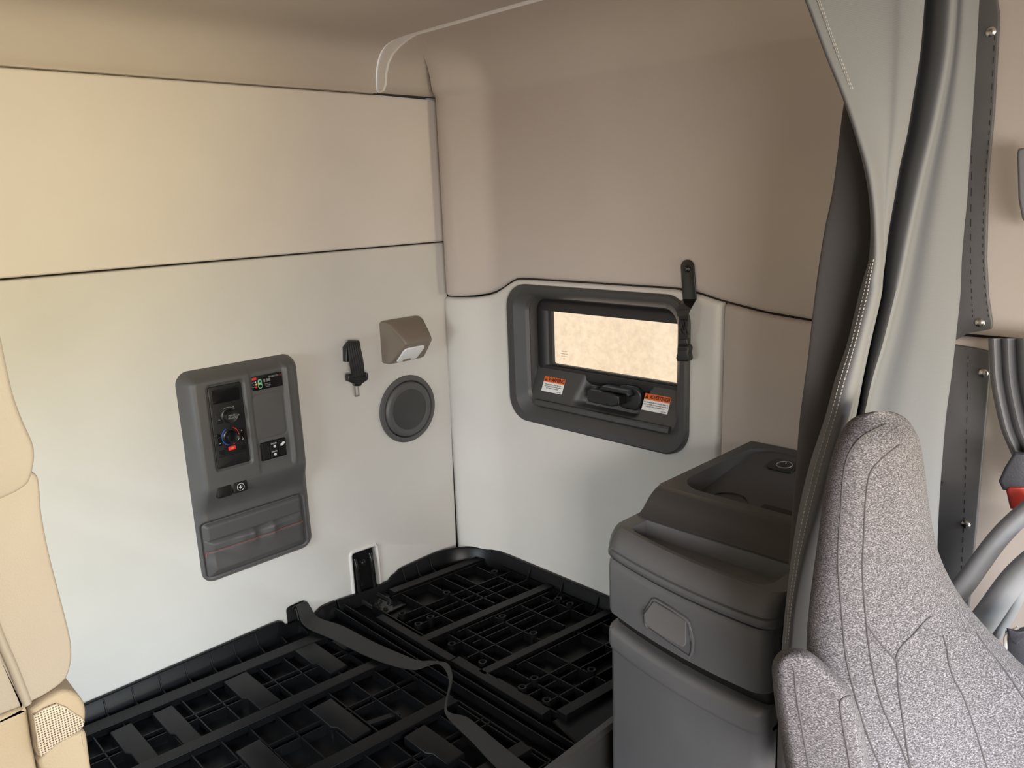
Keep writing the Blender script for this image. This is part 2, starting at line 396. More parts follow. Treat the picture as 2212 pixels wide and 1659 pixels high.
bm = bmesh.new()
loft(bm, [[FR(a, .553, -.012), FR(a, .556, .006), FR(a, .552, .010), FR(a, .540, .012), FR(a, .534, -.012)] for a in (.352, .355, .80, .832)])
obj('sill_ledge', bm, BEZEL, w1, bev=.002, kind='structure')
FL = Frame(FR(.61, .600, -.02), FR.A, FR.B, FR.N)
bm = bmesh.new(); pad(bm, FL, rr(.02, -.032, .105, .036, .026, 8), -.05, -.012, .006); lt = obj('latch', bm, BLACK, w1, kind='structure')
bm = bmesh.new(); pad(bm, FL, [(-.058, -.016), (-.052, -.022), (.030, -.022), (.056, -.014), (.056, .012), (.030, .016), (-.046, .016), (-.058, .010)], -.04, .022, .005); obj('latch_knob', bm, BLACK, lt, kind='structure')
bm = bmesh.new(); pad(bm, FL, [(-.018, .020), (-.012, .018), (.072, .018), (.080, .010), (.084, .016), (.076, .028), (-.010, .030)], -.035, .014, .003); obj('latch_lever', bm, BLACK, lt, kind='structure')
# the two stickers on the sill
def sticker(a, v, word, lines, label, wd=.083, h=.046):
    t = thing('warning_sticker', FS(a, v, 0), label, 'sticker', 'safety stickers on the window sill')
    pado('backing', FS, [(a - wd / 2, v - h / 2), (a + wd / 2, v - h / 2), (a + wd / 2, v + h / 2), (a - wd / 2, v + h / 2)], .0002, .0008, .0002, WHITE, t)
    hb = v + h * .14
    pado('header', FS, [(a - wd / 2, hb), (a + wd / 2, hb), (a + wd / 2, v + h / 2), (a - wd / 2, v + h / 2)], .0004, .0011, .0001, ORANGE, t, label='orange header band')
    sz = .0165 if len(word) < 8 else .0140
    tx = text('header_lettering', word, FS, a + (.0075 if len(word) < 8 else .0078), (hb + v + h / 2) / 2, .0012, sz, INK, t, skew=.2, sx=.80 if len(word) < 8 else .70, bold=.0004)
    y0 = (hb + v + h / 2) / 2
    x0 = a - wd / 2 + (.0092 if len(word) < 8 else .0078)
    tri = bmesh.new(); s = .0062
    pad(tri, FS, [(x0 - s, y0 - s * .85), (x0 + s, y0 - s * .85), (x0, y0 + s * .95)], .0008, .0013, .0001)
    ty = obj('warning_symbol', tri, INK, t)
    ex = bmesh.new(); boxm(ex, FS, x0 - .0006, x0 + .0006, y0 - s * .3, y0 + s * .4, .0012, .0015); boxm(ex, FS, x0 - .0006, x0 + .0006, y0 - s * .65, y0 - s * .45, .0012, .0015)
    obj('exclamation_mark', ex, ORANGE, ty)
    text('message_lettering', '\n'.join(lines[:-1]), FS, a, v - h * .12, .0010, .0056, INK, t, sx=.92)
    text('part_code', lines[-1], FS, a + wd * .34, v - h * .42, .0010, .0042, INK, t)
    return t
sticker(.398, .054, 'WARNING', ['Sleeper windows must be in the', 'closed and locked position when', 'the vehicle is in motion.', '22B17705'], 'small white sticker with orange WARNING header on left of window sill')
sticker(.768, .057, 'ADVERTENCIA', ['Las ventanas del dormitorio deben de', 'estar cerradas y aseguradas cuando el', 'vehiculo este en movimiento.', '22B17706'], 'small white sticker with orange ADVERTENCIA header on right of window sill')
# view outside
bm = bmesh.new(); boxm(bm, FZ, 2.6, 2.7, -5, 6, -1.2, 3.0); obj('exterior_wall', bm, OUTW, None, kind='structure')
# ------------------------------------------------------------------ fittings on the back wall
def zp(x0, y0, s, ax, v): return lambda x, y: on(x0 + x * s, y0 + y * s, ax, v)
cp = thing('control_panel', (-.76, 0, .185), 'tall charcoal control panel with storage pocket on the pale back wall', 'control panel')
PA0, PA1, PB0, PB1 = -.926, -.598, .183, .757
def hh(a, b, d):
    dep = .020 + .030 * sst(b, .375, .455)
    k = min(1, d / .030); h = dep * math.sin(k * math.pi / 2) ** .8 if d > 0 else 0
    if b > .45:
        f = sst(b, .45, .48)
        if a > -.757: h -= .0035 * sst(a, -.757, -.750) * f * (1 - sst(a, -.66, -.654))
        h += .0035 * math.exp(-((a + .648) / .0035) ** 2) * f * (1 - sst(b, .725, .745))
    e = sdr(a, b, -.869, .496, -.774, .718, .008)
    if e > -.004: h -= .007 * sst(e, -.004, .001)
    e = sdr(a, b, -.752, .548, -.664, .668, .014)
    h -= .0012 * math.exp(-(e / .0022) ** 2)
    e = sdr(a, b, -.916, .200, -.624, .356, .014)
    if e > -.004: h -= .010 * sst(e, -.004, .003)
    return max(h, .0005 if d > 0 else 0)
obj('housing', hfield(bmesh.new(), FB, PA0, PB0, PA1, PB1, .034, .0026, hh), PLAST, cp, ang=70)
cc = pado('climate_control', FB, rr(-.866, .499, -.777, .715, .006), .040, .0475, .0015, BLACK, cp)
pado('display', FB, rr(-.859, .670, -.785, .706, .003), .047, .0492, .0008, GLOSSB, cc)
def knob(nm, a, b, r, h, M, par, c0=.047):
    return obj(nm, lathe(bmesh.new(), FB, a, b, [(r * 1.18, 0), (r * 1.18, .003), (r * 1.02, .004), (r, .006), (r * .95, h - .002), (r * .88, h), (r * .80, h - .0006)], 40, c0), M, par)
K1 = (-.821, .634); K2 = (-.823, .579)
pado('button', FB, rr(-.856, .617, -.838, .642, .002), .047, .0488, .0006, BLACK, cc); pado('button', FB, rr(-.804, .617, -.786, .642, .002), .047, .0488, .0006, BLACK, cc)
bm = bmesh.new(); text('button_symbol', '~', FB, -.847, .628, .0489, .010, GREYMARK, cc); text('button_symbol', '*', FB, -.795, .628, .0489, .012, GREYMARK, cc)
knob('menu_knob', *K1, .0170, .020, BLACK, cc); text('knob_lettering', 'MENU\nSELECT', FB, K1[0], K1[1], .0668, .0065, GREYMARK, cc)
bm = bmesh.new(); tube(bm, [FB(K1[0] + .022 * math.cos(math.radians(t)), K1[1] + .022 * math.sin(math.radians(t)), .0477) for t in range(40, 130, 6)], .0005); obj('dial_scale', bm, GREYMARK, cc)
text('scale_number', '8', FB, K1[0] + .015, K1[1] + .0205, .0477, .006, GREYMARK, cc)
knob('temperature_knob', *K2, .0165, .021, GLOSSB, cc)
for nm, M, t0, t1 in (('cold_ring', BLUEM, 115, 255), ('hot_ring', REDM, 65, -75)):
    bm = bmesh.new(); tube(bm, [FB(K2[0] + .0228 * math.cos(math.radians(t0 + (t1 - t0) * i / 24)), K2[1] + .0228 * math.sin(math.radians(t0 + (t1 - t0) * i / 24)), .0478) for i in range(25)], .0011); obj(nm, bm, M, cc)
pado('rocker_button', FB, rr(-.859, .560, -.847, .592, .002), .047, .0495, .0008, GLOSSB, cc); pado('rocker_button', FB, rr(-.799, .562, -.786, .592, .002), .047, .0495, .0008, GLOSSB, cc)
for a, b, s in ((-.853, .586, '_'), (-.853, .567, '-'), (-.7925, .586, '^'), (-.7925, .580, '.'), (-.7925, .572, '.'), (-.7925, .566, 'u')): text('rocker_symbol', s, FB, a, b, .0497, .010, MARK, cc)
pado('off_button', FB, rr(-.832, .542, -.813, .5525, .0015), .047, .0498, .0008, REDM, cc, label='red off button'); text('off_lettering', 'OFF', FB, -.8225, .547, .0500, .005, AMBER, cc)
for a in (-.856, -.797): 
    bm = bmesh.new()
    for i in range(4): boxm(bm, FB, a - .001, a + .013, .536 + .003 * i, .5375 + .003 * i, .047, .0482)
    obj('vent_slot', bm, GLOSSB, cc)
pado('blank_cover', FB, rr(-.862, .503, -.785, .530, .003), .047, .0486, .0006, BLACK, cc)
iv = pado('inverter_display', FB, rr(-.749, .683, -.663, .721, .003), .040, .0498, .0008, GLOSSB, cp)
text('maker_lettering', 'FREEDOM', FB, -.688, .7135, .0500, .0066, GREYMARK, iv); text('maker_mark', 'X', FB, -.669, .7135, .0500, .0066, REDM, iv)
pado('red_flag', FB, rr(-.7485, .712, -.736, .718, .0008), .0497, .0502, .0001, REDM, iv)
pado('power_button', FB, rr(-.733, .687, -.722, .712, .0054), .0497, .0508, .0006, GREENM, iv); text('power_symbol', '▲', FB, -.7275, .706, .0509, .009, INK, iv)
pado('mode_key', FB, rr(-.732, .689, -.723, .698, .0044), .0500, .0511, .0004, GLOSSB, iv)
pado('indicator', FB, rr(-.740, .697, -.735, .702, .0006), .0497, .0502, .0001, AMBER, iv); pado('indicator', FB, rr(-.741, .690, -.736, .695, .0006), .0497, .0502, .0001, REDM, iv); pado('indicator', FB, rr(-.741, .7045, -.738, .7075, .0006), .0497, .0502, .0001, MARK, iv)
for i in range(3): text('display_digit', '8', FB, -.7145 + .0072 * i, .7055, .0500, .0125, GREYMARK, iv)
for i, s in enumerate(('INVERTER', 'CHARGER', 'FAULT')): text('legend', '. ' + s, FB, -.707, .6965 - .0038 * i, .0500, .0036, GREYMARK, iv)
for i, s in enumerate(('BATT', 'AC', 'LOAD')): text('legend', s, FB, -.7455, .7055 - .006 * i, .0500, .0034, GREYMARK, iv)
pado('switch_bezel', FB, rr(-.747, .489, -.672, .540, .004), .038, .0475, .001, GLOSSB, cp)
for i, (a, lab) in enumerate(((-.733, None), (-.7095, 'dome'), (-.685, 'bed'))):
    s = bmesh.new(); P = rr(a - .0105, .493, a + .0105, .538, .002)
    loft(s, [[FB(x, y, .046) for x, y in P], [FB(x, y, .0520 + (y - .515) * (.16 if i == 2 else .06)) for x, y in P]]); s = obj('rocker_switch', s, BLACK, cp, bev=.0008, seg=2)
    if lab == 'dome':
        for b in (.529, .506): text('switch_lettering', 'DOOR', FB, a, b + .003, .0532 if b > .51 else .0520, .0055, MARK, s); text('switch_symbol', '●', FB, a + .002, b - .006, .0530 if b > .51 else .0517, .010, MARK, s)
    if lab == 'bed':
        bm = bmesh.new(); pad(bm, FB, [(a - .006, .521), (a - .001, .521), (a + .006, .526), (a + .006, .531), (a, .531), (a - .002, .527), (a - .006, .526)], .050, .0552, .0002); obj('switch_symbol', bm, MARK, s)
for a, b, nm in ((-.857, .441, 0), (-.8135, .442, 1)):
    o = pado('outlet_cover', FB, rr(a - .021, b - .019, a + .021, b + .015, .006), .025, .050, .004, BLACK, cp)
    bm = bmesh.new()
    for i in range(3): boxm(bm, FB, a - .012 + .009 * i, a - .006 + .009 * i, b + .012, b + .020, .030, .047)
    obj('hinge', bm, BLACK, o)
    if nm:
        bm = bmesh.new(); tube(bm, [FB(a + .0095 * math.cos(t * math.pi / 12), b - .004 + .0095 * math.sin(t * math.pi / 12), .0502) for t in range(25)], .0006); obj('power_emblem', bm, MARK, o)
        bm = bmesh.new(); pad(bm, FB, [(a + .0015, b + .002), (a - .0055, b - .005), (a - .0005, b - .0045), (a - .002, b - .010), (a + .0055, b - .003), (a + .0005, b - .0035)], .0495, .0504, .0001); obj('bolt_emblem', bm, MARK, o)
pk = pado('storage_pocket', FB, rr(-.914, .202, -.626, .354, .012), .006, .0145, .003, LEATH, cp)
def hflap(a, b, d): return .012 + .011 * math.sin(min(1, d / .012) * math.pi / 2)
obj('pocket_flap', hfield(bmesh.new(), FB, -.913, .296, -.628, .353, .010, .003, hflap), LEATH, pk, ang=80)
def hpouch(a, b, d):
    u = (a + .913) / .285
    h = .013 + .018 * math.sin(min(1, d / .022) * math.pi / 2) * (.75 + .25 * math.sin(u * math.pi))
    t = sst(b, .25, .31)
    h += t * (.004 * math.sin(u * 21) * math.exp(-((u - .5) / .28) ** 2) + .006 * math.exp(-((u - .46) / .035) ** 2) + .005 * math.exp(-((u - .66) / .03) ** 2))
    h += .0022 * math.sin(u * 17 + b * 60) * math.exp(-((b - .25) / .03) ** 2)
    h -= .0015 * math.exp(-((b - .276) / .0022) ** 2)
    return h
bm = hfield(bmesh.new(), FB, -.914, .203, -.627, .315, .008, .0022, hpouch)
for v in bm.verts:
    b = v.co.z
    if b > .285: v.co.z -= (b - .285) / .03 * (.006 * math.sin((v.co.x + .913) / .285 * math.pi) + .004 * (1 - (v.co.x + .913) / .285))
obj('pocket_pouch', bm, LEATH, pk, ang=80)
bm = bmesh.new(); n = 62
for i in range(n):
    a = -.909 + .276 * i / n; b = .276
    A = FB(a, b, hpouch(a, b, .02) + .0012); B = FB(a + .0026, b + .0002, hpouch(a + .0026, b, .02) + .0012); tube(bm, [A, B], .0006, 5)
tube(bm, [FB(-.911, .275, .018), FB(-.9135, .262, .015)], .0008, 5)
obj('stitching', bm, STITCH, pk, label='red stitching')
# loudspeaker
sp = thing('loudspeaker', (-.225, 0, .41), 'round charcoal loudspeaker grille on back wall near the corner', 'loudspeaker')
SA, SB = -.2245, .5145
obj('mounting_ring', lathe(bmesh.new(), FB, SA, SB, [(.106, 0), (.1075, .004), (.106, .008), (.098, .0105), (.092, .0095), (.0895, .005), (.0895, -.004)], 72), PLAST, sp)
obj('grille_rim', lathe(bmesh.new(), FB, SA, SB, [(.0880, -.002), (.0878, .009), (.085, .013), (.078, .0165), (.070, .0165), (.067, .0145), (.064, .0140)], 72), PLAST, sp)
bm = bmesh.new(); lathe(bm, FB, SA, SB, [(.0675, .0130), (.064, .0146), (.03, .0152), (.001, .0154)], 72); gr = obj('speaker_mesh', bm, PLASTD, sp)
# reading lamp
lp = thing('reading_lamp', (-.23, 0, .69), 'taupe wedge shaped reading lamp with white lens above the loudspeaker', 'lamp')
SEC = [(0, .803), (.016, .803), (.036, .796), (.078, .752), (.084, .742), (.084, .734), (.078, .727), (.030, .676), (.022, .672), (0, .672)]
bm = bmesh.new(); R = []
def lsec(a, k): return [FB(a + 0 * c, (b - .737) * (1 - .10 * k) + .737, c * (1 - .12 * k)) for c, b in SEC]
R = []
for i, (u, k) in enumerate(((0, 1.5), (.0, .9), (.03, .3), (.10, .0), (.5, 0), (.90, .0), (.97, .3), (1, .9), (1, 1.5))):
    R.append([FB(-.305 + (.148) * (u * (1 - .30 * c / .084) + .20 * c / .084) + 0, (b - .737) * (1 - .08 * k) + .737, c * (1 - .06 * k)) for c, b in SEC])
loft(bm, R); obj('housing', bm, LAMP, lp, ang=50, bev=.005, seg=3)
d = V((0, .727 - .676, .078 - .030)); ds = V((.051, .048)).normalized()
FLm = Frame(FB(-.2345, .6765, .0315), (1, 0, 0), FB.B * ds.x + FB.N * ds.y, V((1, 0, 0)).cross(FB.B * ds.x + FB.N * ds.y))
ln = pado('lens', FLm, [(-.042, .006), (-.034, .001), (.024, .001), (.034, .006), (.041, .052), (.038, .060), (.030, .063), (-.026, .063), (-.034, .060), (-.038, .052)], -.006, .0035, .002, LENS, lp, label='white lens')
pado('switch', FLm, rr(-.022, .003, .008, .012, .003), .002, .0052, .001, LAMP, lp)
# hanging belt tongue
ZB = zp(680, 660, 320 / 1659, 1, -.03); ZQ = zp(680, 660, 320 / 1659, 1, -.012)
bt = thing('belt_tongue', (-.43, -.005, .60), 'black seat belt tongue with folded webbing hanging beside the reading lamp', 'seat belt')
q = lambda f, pts: [(f(x, y).x, f(x, y).z) for x, y in pts]
pado('wall_hook', FB, q(ZQ, [(336, 470), (372, 420), (400, 400), (440, 400), (440, 620), (395, 632), (340, 632)]), 0, .018, .005, BLACK, bt)
bm = bmesh.new(); C = []; S = []
for (x0, x1, y, c) in ((372, 460, 470, .004), (372, 470, 415, .014), (378, 490, 392, .026), (375, 505, 420, .040), (376, 515, 480, .045), (384, 530, 560, .046), (395, 545, 660, .044), (408, 552, 740, .040), (412, 550, 800, .036)):
    A = on(680 + x0 * 320 / 1659, 660 + y * 320 / 1659, 1, -c); B = on(680 + x1 * 320 / 1659, 660 + y * 320 / 1659, 1, -c); C.append((A + B) / 2); S.append((B - A) / 2)
C = smooth(C, 4); S = smooth(S, 4)
rg = []
for c, s in zip(C, S): rg.append([c + s * t - V((0, .0025 * abs(math.sin(t * 9 + c.z * 30)), 0)) for t in [i / 12 - 1 for i in range(25)]] + [c + s * t + V((0, .003, 0)) for t in [1 - i / 6 for i in range(13)]])
loft(bm, rg); obj('webbing', bm, WEB, bt, ang=60)
pado('tongue_cover', FB, q(ZB, [(355, 845), (350, 790), (362, 768), (405, 762), (410, 800), (548, 785), (550, 745), (572, 750), (580, 775), (576, 825), (545, 848), (510, 870), (495, 897), (440, 900), (424, 872), (395, 860)]), .026, .042, .004, BLACK, bt)
t0, t1, b0, b1 = [*q(ZB, [(430, 895)])[0], *q(ZB, [(495, 1012)])[0]]
bm = bmesh.new(); O = rr(t0, b1, b0, t1, .003); I = rr(t0 + .0045, b1 + .005, b0 - .0035, t1 - .001, .002)
ringm(bm, FB, [(O, .031), (O, .034), (I, .034), (I, .031), (O, .031)]); obj('metal_tongue', bm, STEEL, bt, label='bare steel tongue')
# bunk bracket, floor strap anchor
br = thing('hinge_bracket', (-.43, -.01, -.06), 'glossy black steel bunk bracket bolted in a wall cutout above the tray', 'bracket')
bm = bmesh.new(); boxm(bm, FB, -.470, -.392, -.07, .100, -.012, -.004); obj('back_plate', bm, BPAINT, br, bev=.002)
for a in (-.461, -.405):
    bm = bmesh.new(); tube(bm, smooth([FB(a, .085, -.004), FB(a, .05, .006), FB(a, -.01, .010), FB(a + .002, -.045, .016), FB(a + .004, -.050, .10)], 5), .007, 10); obj('rib', bm, BPAINT, br)
bm = bmesh.new(); boxm(bm, FZ, -.466, -.378, -.135, -.022, -.056, -.050); obj('foot_plate', bm, BPAINT, br, bev=.002)
def bolt(par, F, a, b, c, r=.008): obj('bolt', lathe(bmesh.new(), F, a, b, [(r * 1.3, 0), (r * 1.3, .002), (r, .003), (r * .95, .006), (r * .5, .0085), (.0004, .009)], 14, c), BPAINT, par)
bolt(br, FB, -.432, .062, -.004, .009); bolt(br, FZ, -.425, -.060, -.050); bolt(br, FZ, -.408, -.095, -.050); bolt(br, FZ, -.440, -.115, -.050, .006)
obj('anchor_recess', boxm(bmesh.new(), FB, -.705, -.633, -.06, .03, -.019, -.014), INK, wb, kind='structure')
# hanging strap with buckle beside the window
Z4 = lambda x, y, c: (lambda p: (-p.y, p.z))(on(1060 + x * 500 / 1803, 540 + y * 500 / 1803, 0, -c))
st = thing('retainer_strap', (-.01, -.91, .745), 'black steel hook with short buckled strap hanging right of the side window', 'strap')
top = Z4(1532, 135, .006); w = .0185
P = [(top[0] + w * math.cos(math.radians(t)), top[1] + w * math.sin(math.radians(t))) for t in range(0, 181, 20)]
l, r_ = Z4(1497, 385, .006), Z4(1600, 385, .006)
pado('hook_plate', FR, P + [l, r_], .003, .007, .001, BPAINT, st)
l2, r2 = Z4(1450, 478, .046), Z4(1552, 470, .046); bm = bmesh.new()
loft(bm, [[FR(*l, .003), FR(*r_, .003), FR(*r_, .007), FR(*l, .007)], [FR(*l2, .044), FR(*r2, .044), FR(*r2, .048), FR(*l2, .048)], [FR(l2[0] + .004, l2[1] - .012, .046), FR(r2[0] - .004, r2[1] - .012, .046), FR(r2[0] - .004, r2[1] - .012, .049), FR(l2[0] + .004, l2[1] - .012, .049)]])
obj('hook_arm', bm, BPAINT, st)
obj('rivet', lathe(bmesh.new(), FR, top[0], top[1] - .003, [(.010, 0), (.0095, .003), (.006, .004), (.005, .007), (.0004, .008)], 20, .006), BPAINT, st)
bm = bmesh.new(); C = []; S = []
for x0, x1, y, c in ((1468, 1538, 462, .043), (1466, 1538, 480, .046), (1466, 1538, 520, .045), (1470, 1538, 600, .038), (1466, 1536, 680, .034), (1462, 1530, 765, .031)):
    A, B = FR(*Z4(x0, y, c), c), FR(*Z4(x1, y, c), c); C.append((A + B) / 2); S.append((B - A) / 2)
ribbon(bm, smooth(C, 4), smooth(S, 4), .0025); obj('webbing', bm, WEB, st)
bm = bmesh.new(); A, B = Z4(1466, 540, .05), Z4(1536, 660, .046)
for k in range(5):
    a0 = A[0] + .002 + k * .0045; tube(bm, smooth([FR(a0 + .002 * math.sin(k * 2 + j), A[1] + (B[1] - A[1]) * j / 6, .047 - .007 * j / 6 + .001 * math.sin(j * 2 + k)) for j in range(7)], 3), .0022, 6)
obj('folded_tail', bm, WEB, st)
bk = pado('buckle', FR, [Z4(x, y, .034) for x, y in ((1456, 765), (1462, 748), (1535, 742), (1546, 765), (1540, 800), (1547, 850), (1538, 868), (1455, 866), (1446, 840), (1456, 805))], .018, .038, .004, BLACK, st)
bm = bmesh.new(); pad(bm, FR, [Z4(x, y, .034) for x, y in ((1470, 690), (1530, 690), (1536, 735), (1464, 738))], .024, .036, .003); obj('keeper', bm, BLACK, st)
pado('release_tab', FR, [Z4(x, y, .039) for x, y in ((1460, 772), (1533, 768), (1533, 780), (1460, 784))], .030, .041, .001, BLACK, bk)
# ------------------------------------------------------------------ bunk tray: two ribbed black panels
def sh(x): return -.085 * (x + 1.26)
ZP, ZB_, ZR = -.058, -.026, -.033
def rim_run(bm, path, top, inner=.013, flare=.004):
    R = []
    n = len(path)
    for i, p in enumerate(path):
        t = (V(path[min(i + 1, n - 1)][:2]) - V(path[max(i - 1, 0)][:2])).normalized(); nn = V((t.y, -t.x))
        z = p[2] if len(p) > 2 else top
        o = V((p[0], p[1]))
        P = [(o + nn * 0, ZP), (o + nn * 0, z - .002), (o + nn * .002, z), (o + nn * (inner - .003), z), (o + nn * inner, z - .003), (o + nn * (inner + .012), ZP)]
        R.append([(a.x, a.y, b) for a, b in P])
    loft(bm, R)
def gusset(bm, x, y0, L, top, th=.004, ax='y'):
    if ax == 'y': pts = [(y0 - .010, top), (y0 - .016, top - .006), (y0 - .026, ZR - .003), (y0 - L, ZR - .012), (y0 - L, ZP), (y0 - .010, ZP)]; loft(bm, [[(x + s * th / 2, y, z) for y, z in pts] for s in (-1, 1)])
    else: pts = [(x - .010, top), (x - .018, top - .008), (x - .03, ZR), (x - L, ZR - .012), (x - L, ZP), (x - .010, ZP)]; loft(bm, [[(xx, y0 + s * th / 2, z) for xx, z in pts] for s in (-1, 1)])
LX0, LX1, RX0, RX1, YF = -1.95, -.545, -.510, -.012, -.965
lt_ = thing('bunk_tray', (-1.2, -.5, ZP), 'large left panel of the black ribbed bunk base with flat raised pads', 'bunk base')
obj('floor_pan', boxm(bmesh.new(), FZ, LX0, LX1 - .003, YF, -.004, ZP - .012, ZP), TRAYM, lt_)
bm = bmesh.new(); rim_run(bm, [(-1.95, -.004), (-.76, -.004), (-.735, -.004, -.001), (-.722, -.004, -.008), (-.716, -.004, -.020), (-.700, -.004, -.026), (-.62, -.004, -.028), (-.60, -.004, -.016), (-.59, -.004, -.014), (-.549, -.004, -.014)], 0)
for i in range(-12, 9): gusset(bm, -1.208 + .0665 * i, -.004, .062, -.001 if i < 7 else -.03)
obj('rim', bm, TRAYM, lt_, bev=.0012, seg=2)
def bar(bm, x0, x1, ya, w, top=ZB_, th=.020):            # flat cross bar following the slight skew of the tray
    loft(bm, [[(x0, ya + sh(x0), top - th), (x0, ya + sh(x0), top), (x0, ya - w + sh(x0), top), (x0, ya - w + sh(x0), top - th)], [(x1, ya + sh(x1), top - th), (x1, ya + sh(x1), top), (x1, ya - w + sh(x1), top), (x1, ya - w + sh(x1), top - th)]])
    loft(bm, [[(x0, ya - w * .5 + .002 + sh(x0), ZP), (x0, ya - w * .5 + .002 + sh(x0), top - .01), (x0, ya - w * .5 - .002 + sh(x0), top - .01), (x0, ya - w * .5 - .002 + sh(x0), ZP)], [(x1, ya - w * .5 + .002 + sh(x1), ZP), (x1, ya - w * .5 + .002 + sh(x1), top - .01), (x1, ya - w * .5 - .002 + sh(x1), top - .01), (x1, ya - w * .5 - .002 + sh(x1), ZP)]])
for ya, w in ((-.060, .042), (-.290, .034), (-.553, .036), (-.800, .036)):
    bm = bmesh.new(); bar(bm, LX0, LX1 - .06 if ya < -.1 else LX1 - .10, ya, w); obj('cross_bar', bm, TRAYM, lt_, bev=.0015, seg=2)
def rib(bm, x0, y0, x1, y1, top=ZR, th=.0032):
    y0, y1 = max(y0, YF + .002), max(y1, YF + .002)
    t = V((x1 - x0, y1 - y0)); n = V((-t.y, t.x)).normalized() * th / 2
    P = [(x0 - n.x, y0 - n.y), (x1 - n.x, y1 - n.y), (x1 + n.x, y1 + n.y), (x0 + n.x, y0 + n.y)]
    loft(bm, [[(x, y, ZP - .001) for x, y in P], [(x, y, top) for x, y in P]])
bm = bmesh.new()
for i in range(-11, 11):
    x = -1.263 + .0665 * i
    if x > LX1 - .03: continue
    for ya, yb in ((-.095, -.295), (-.31, -.56), (-.575, -.805), (-.82, YF)): rib(bm, x, ya + sh(x), x, yb + sh(x))
for y in (-.186, -.209, -.418, -.441, -.672, -.695, -.885):
    s = -.06 if y > -.3 else -.07
    rib(bm, LX0, y + sh(LX0), LX1 - .05, y + sh(LX1 - .05), ZR)
# wall-side webs just beside each flat bar give the bright stepped edges
rib(bm, -.61, -.16, -.61, YF); rib(bm, -.562, -.02, -.562, YF, ZB_)
obj('rib_grid', bm, TRAYM, lt_)
PADS = [(-1.233, -1.183, -.128, -.312), (-1.137, -1.089, -.133, -.320), (-.960, -.897, -.136, -.315), (-.762, -.702, -.138, -.311), (-.868, -.808, -.402, -.571), (-1.060, -1.002, -.411, -.585), (-.773, -.714, -.650, -.790), (-1.300, -1.245, -.400, -.570), (-.975, -.915, -.665, -.83), (-1.17, -1.11, -.67, -.83)]
for x0, x1, y0, y1 in PADS:
    bm = bmesh.new(); ym = y0 + (y1 - y0) * .56; xm = (x1 - x0) * .16
    pad(bm, FZ, [(x0, y0), (x0, ym), (x0 + xm, ym - .012), (x0 + xm, y1), (x1, y1), (x1, y0)], ZP, ZB_ - .001, .003); obj('raised_pad', bm, TRAYM, lt_)
bm = bmesh.new()
rib(bm, -.80, -.535, -.72, -.56, ZR - .004, .016); obj('flat_boss', bm, TRAYM, lt_)
# hinge channel walls + right panel
rt = thing('bunk_tray', (-.26, -.5, ZP), 'smaller right panel of the black ribbed bunk base with round screw bosses', 'bunk base')
obj('floor_pan', boxm(bmesh.new(), FZ, RX0 - .035, RX1 + .008, YF, -.008, ZP - .012, ZP), TRAYM, rt)
bm = bmesh.new(); co = arc(-.175, -.175, .171, 90, 0, 10)
rim_run(bm, [(-.545, -.006, -.014), (-.48, -.006, -.020), (-.40, -.006, -.026), (-.352, -.006, -.024), (-.340, -.006, -.014), (-.325, -.006, -.010), (-.310, -.006, -.002), (-.295, -.006, 0)] + [(x, y, .002) for x, y in co] + [(-.004, -.30, .002), (-.004, YF, .002)], 0)
for x in (-.30, -.245, -.19): gusset(bm, x, -.006, .05, .0)
for y in (-.32, -.46, -.60, -.74, -.88): gusset(bm, -.004, y, .05, 0, ax='x')
obj('rim', bm, TRAYM, rt, bev=.0012, seg=2)
def shr(x): return -.11 * (x + .44)
def barR(ya, w, x0, x1):
    bm = bmesh.new()
    P = [(x0, ya + shr(x0)), (x0, ya - w + shr(x0)), (x1, ya - w + shr(x1)), (x1, ya + shr(x1))]
    loft(bm, [[(x, y, ZP) for x, y in P], [(x, y, ZB_) for x, y in P]]); obj('cross_bar', bm, TRAYM, rt, bev=.0015, seg=2)
barR(-.050, .032, -.385, -.05); barR(-.353, .030, -.490, -.03); barR(-.592, .026, -.490, -.03); barR(-.845, .030, -.47, -.03)
bm = bmesh.new()
for x, segs in ((-.47, ((-.09, -.36), (-.64, -.85))), (-.42, ((-.38, -.60), (-.62, -.85))), (-.368, ((-.09, -.36), (-.38, -.60), (-.62, -.85))), (-.298, ((-.62, -.85),)), (-.269, ((-.10, -.36), (-.38, -.60))), (-.215, ((-.10, -.36),)), (-.171, ((-.12, -.385), (-.40, -.60), (-.62, -.85))), (-.09, ((-.14, -.40), (-.41, -.62), (-.63, -.85))), (-.035, ((-.2, -.85),))):
    for ya, yb in segs: rib(bm, x, ya, x, yb, ZR, .0035)
for y, x0, x1 in ((-.205, -.46, -.03), (-.245, -.46, -.08), (-.285, -.46, -.03), (-.44, -.46, -.05), (-.462, -.40, -.03), (-.515, -.46, -.03), (-.715, -.47, -.03), (-.745, -.47, -.03), (-.80, -.47, -.05)):
    rib(bm, x0, y + shr(x0), x1, y + shr(x1), ZR - (.004 if y in (-.245, -.462, -.745) else 0), .0035)
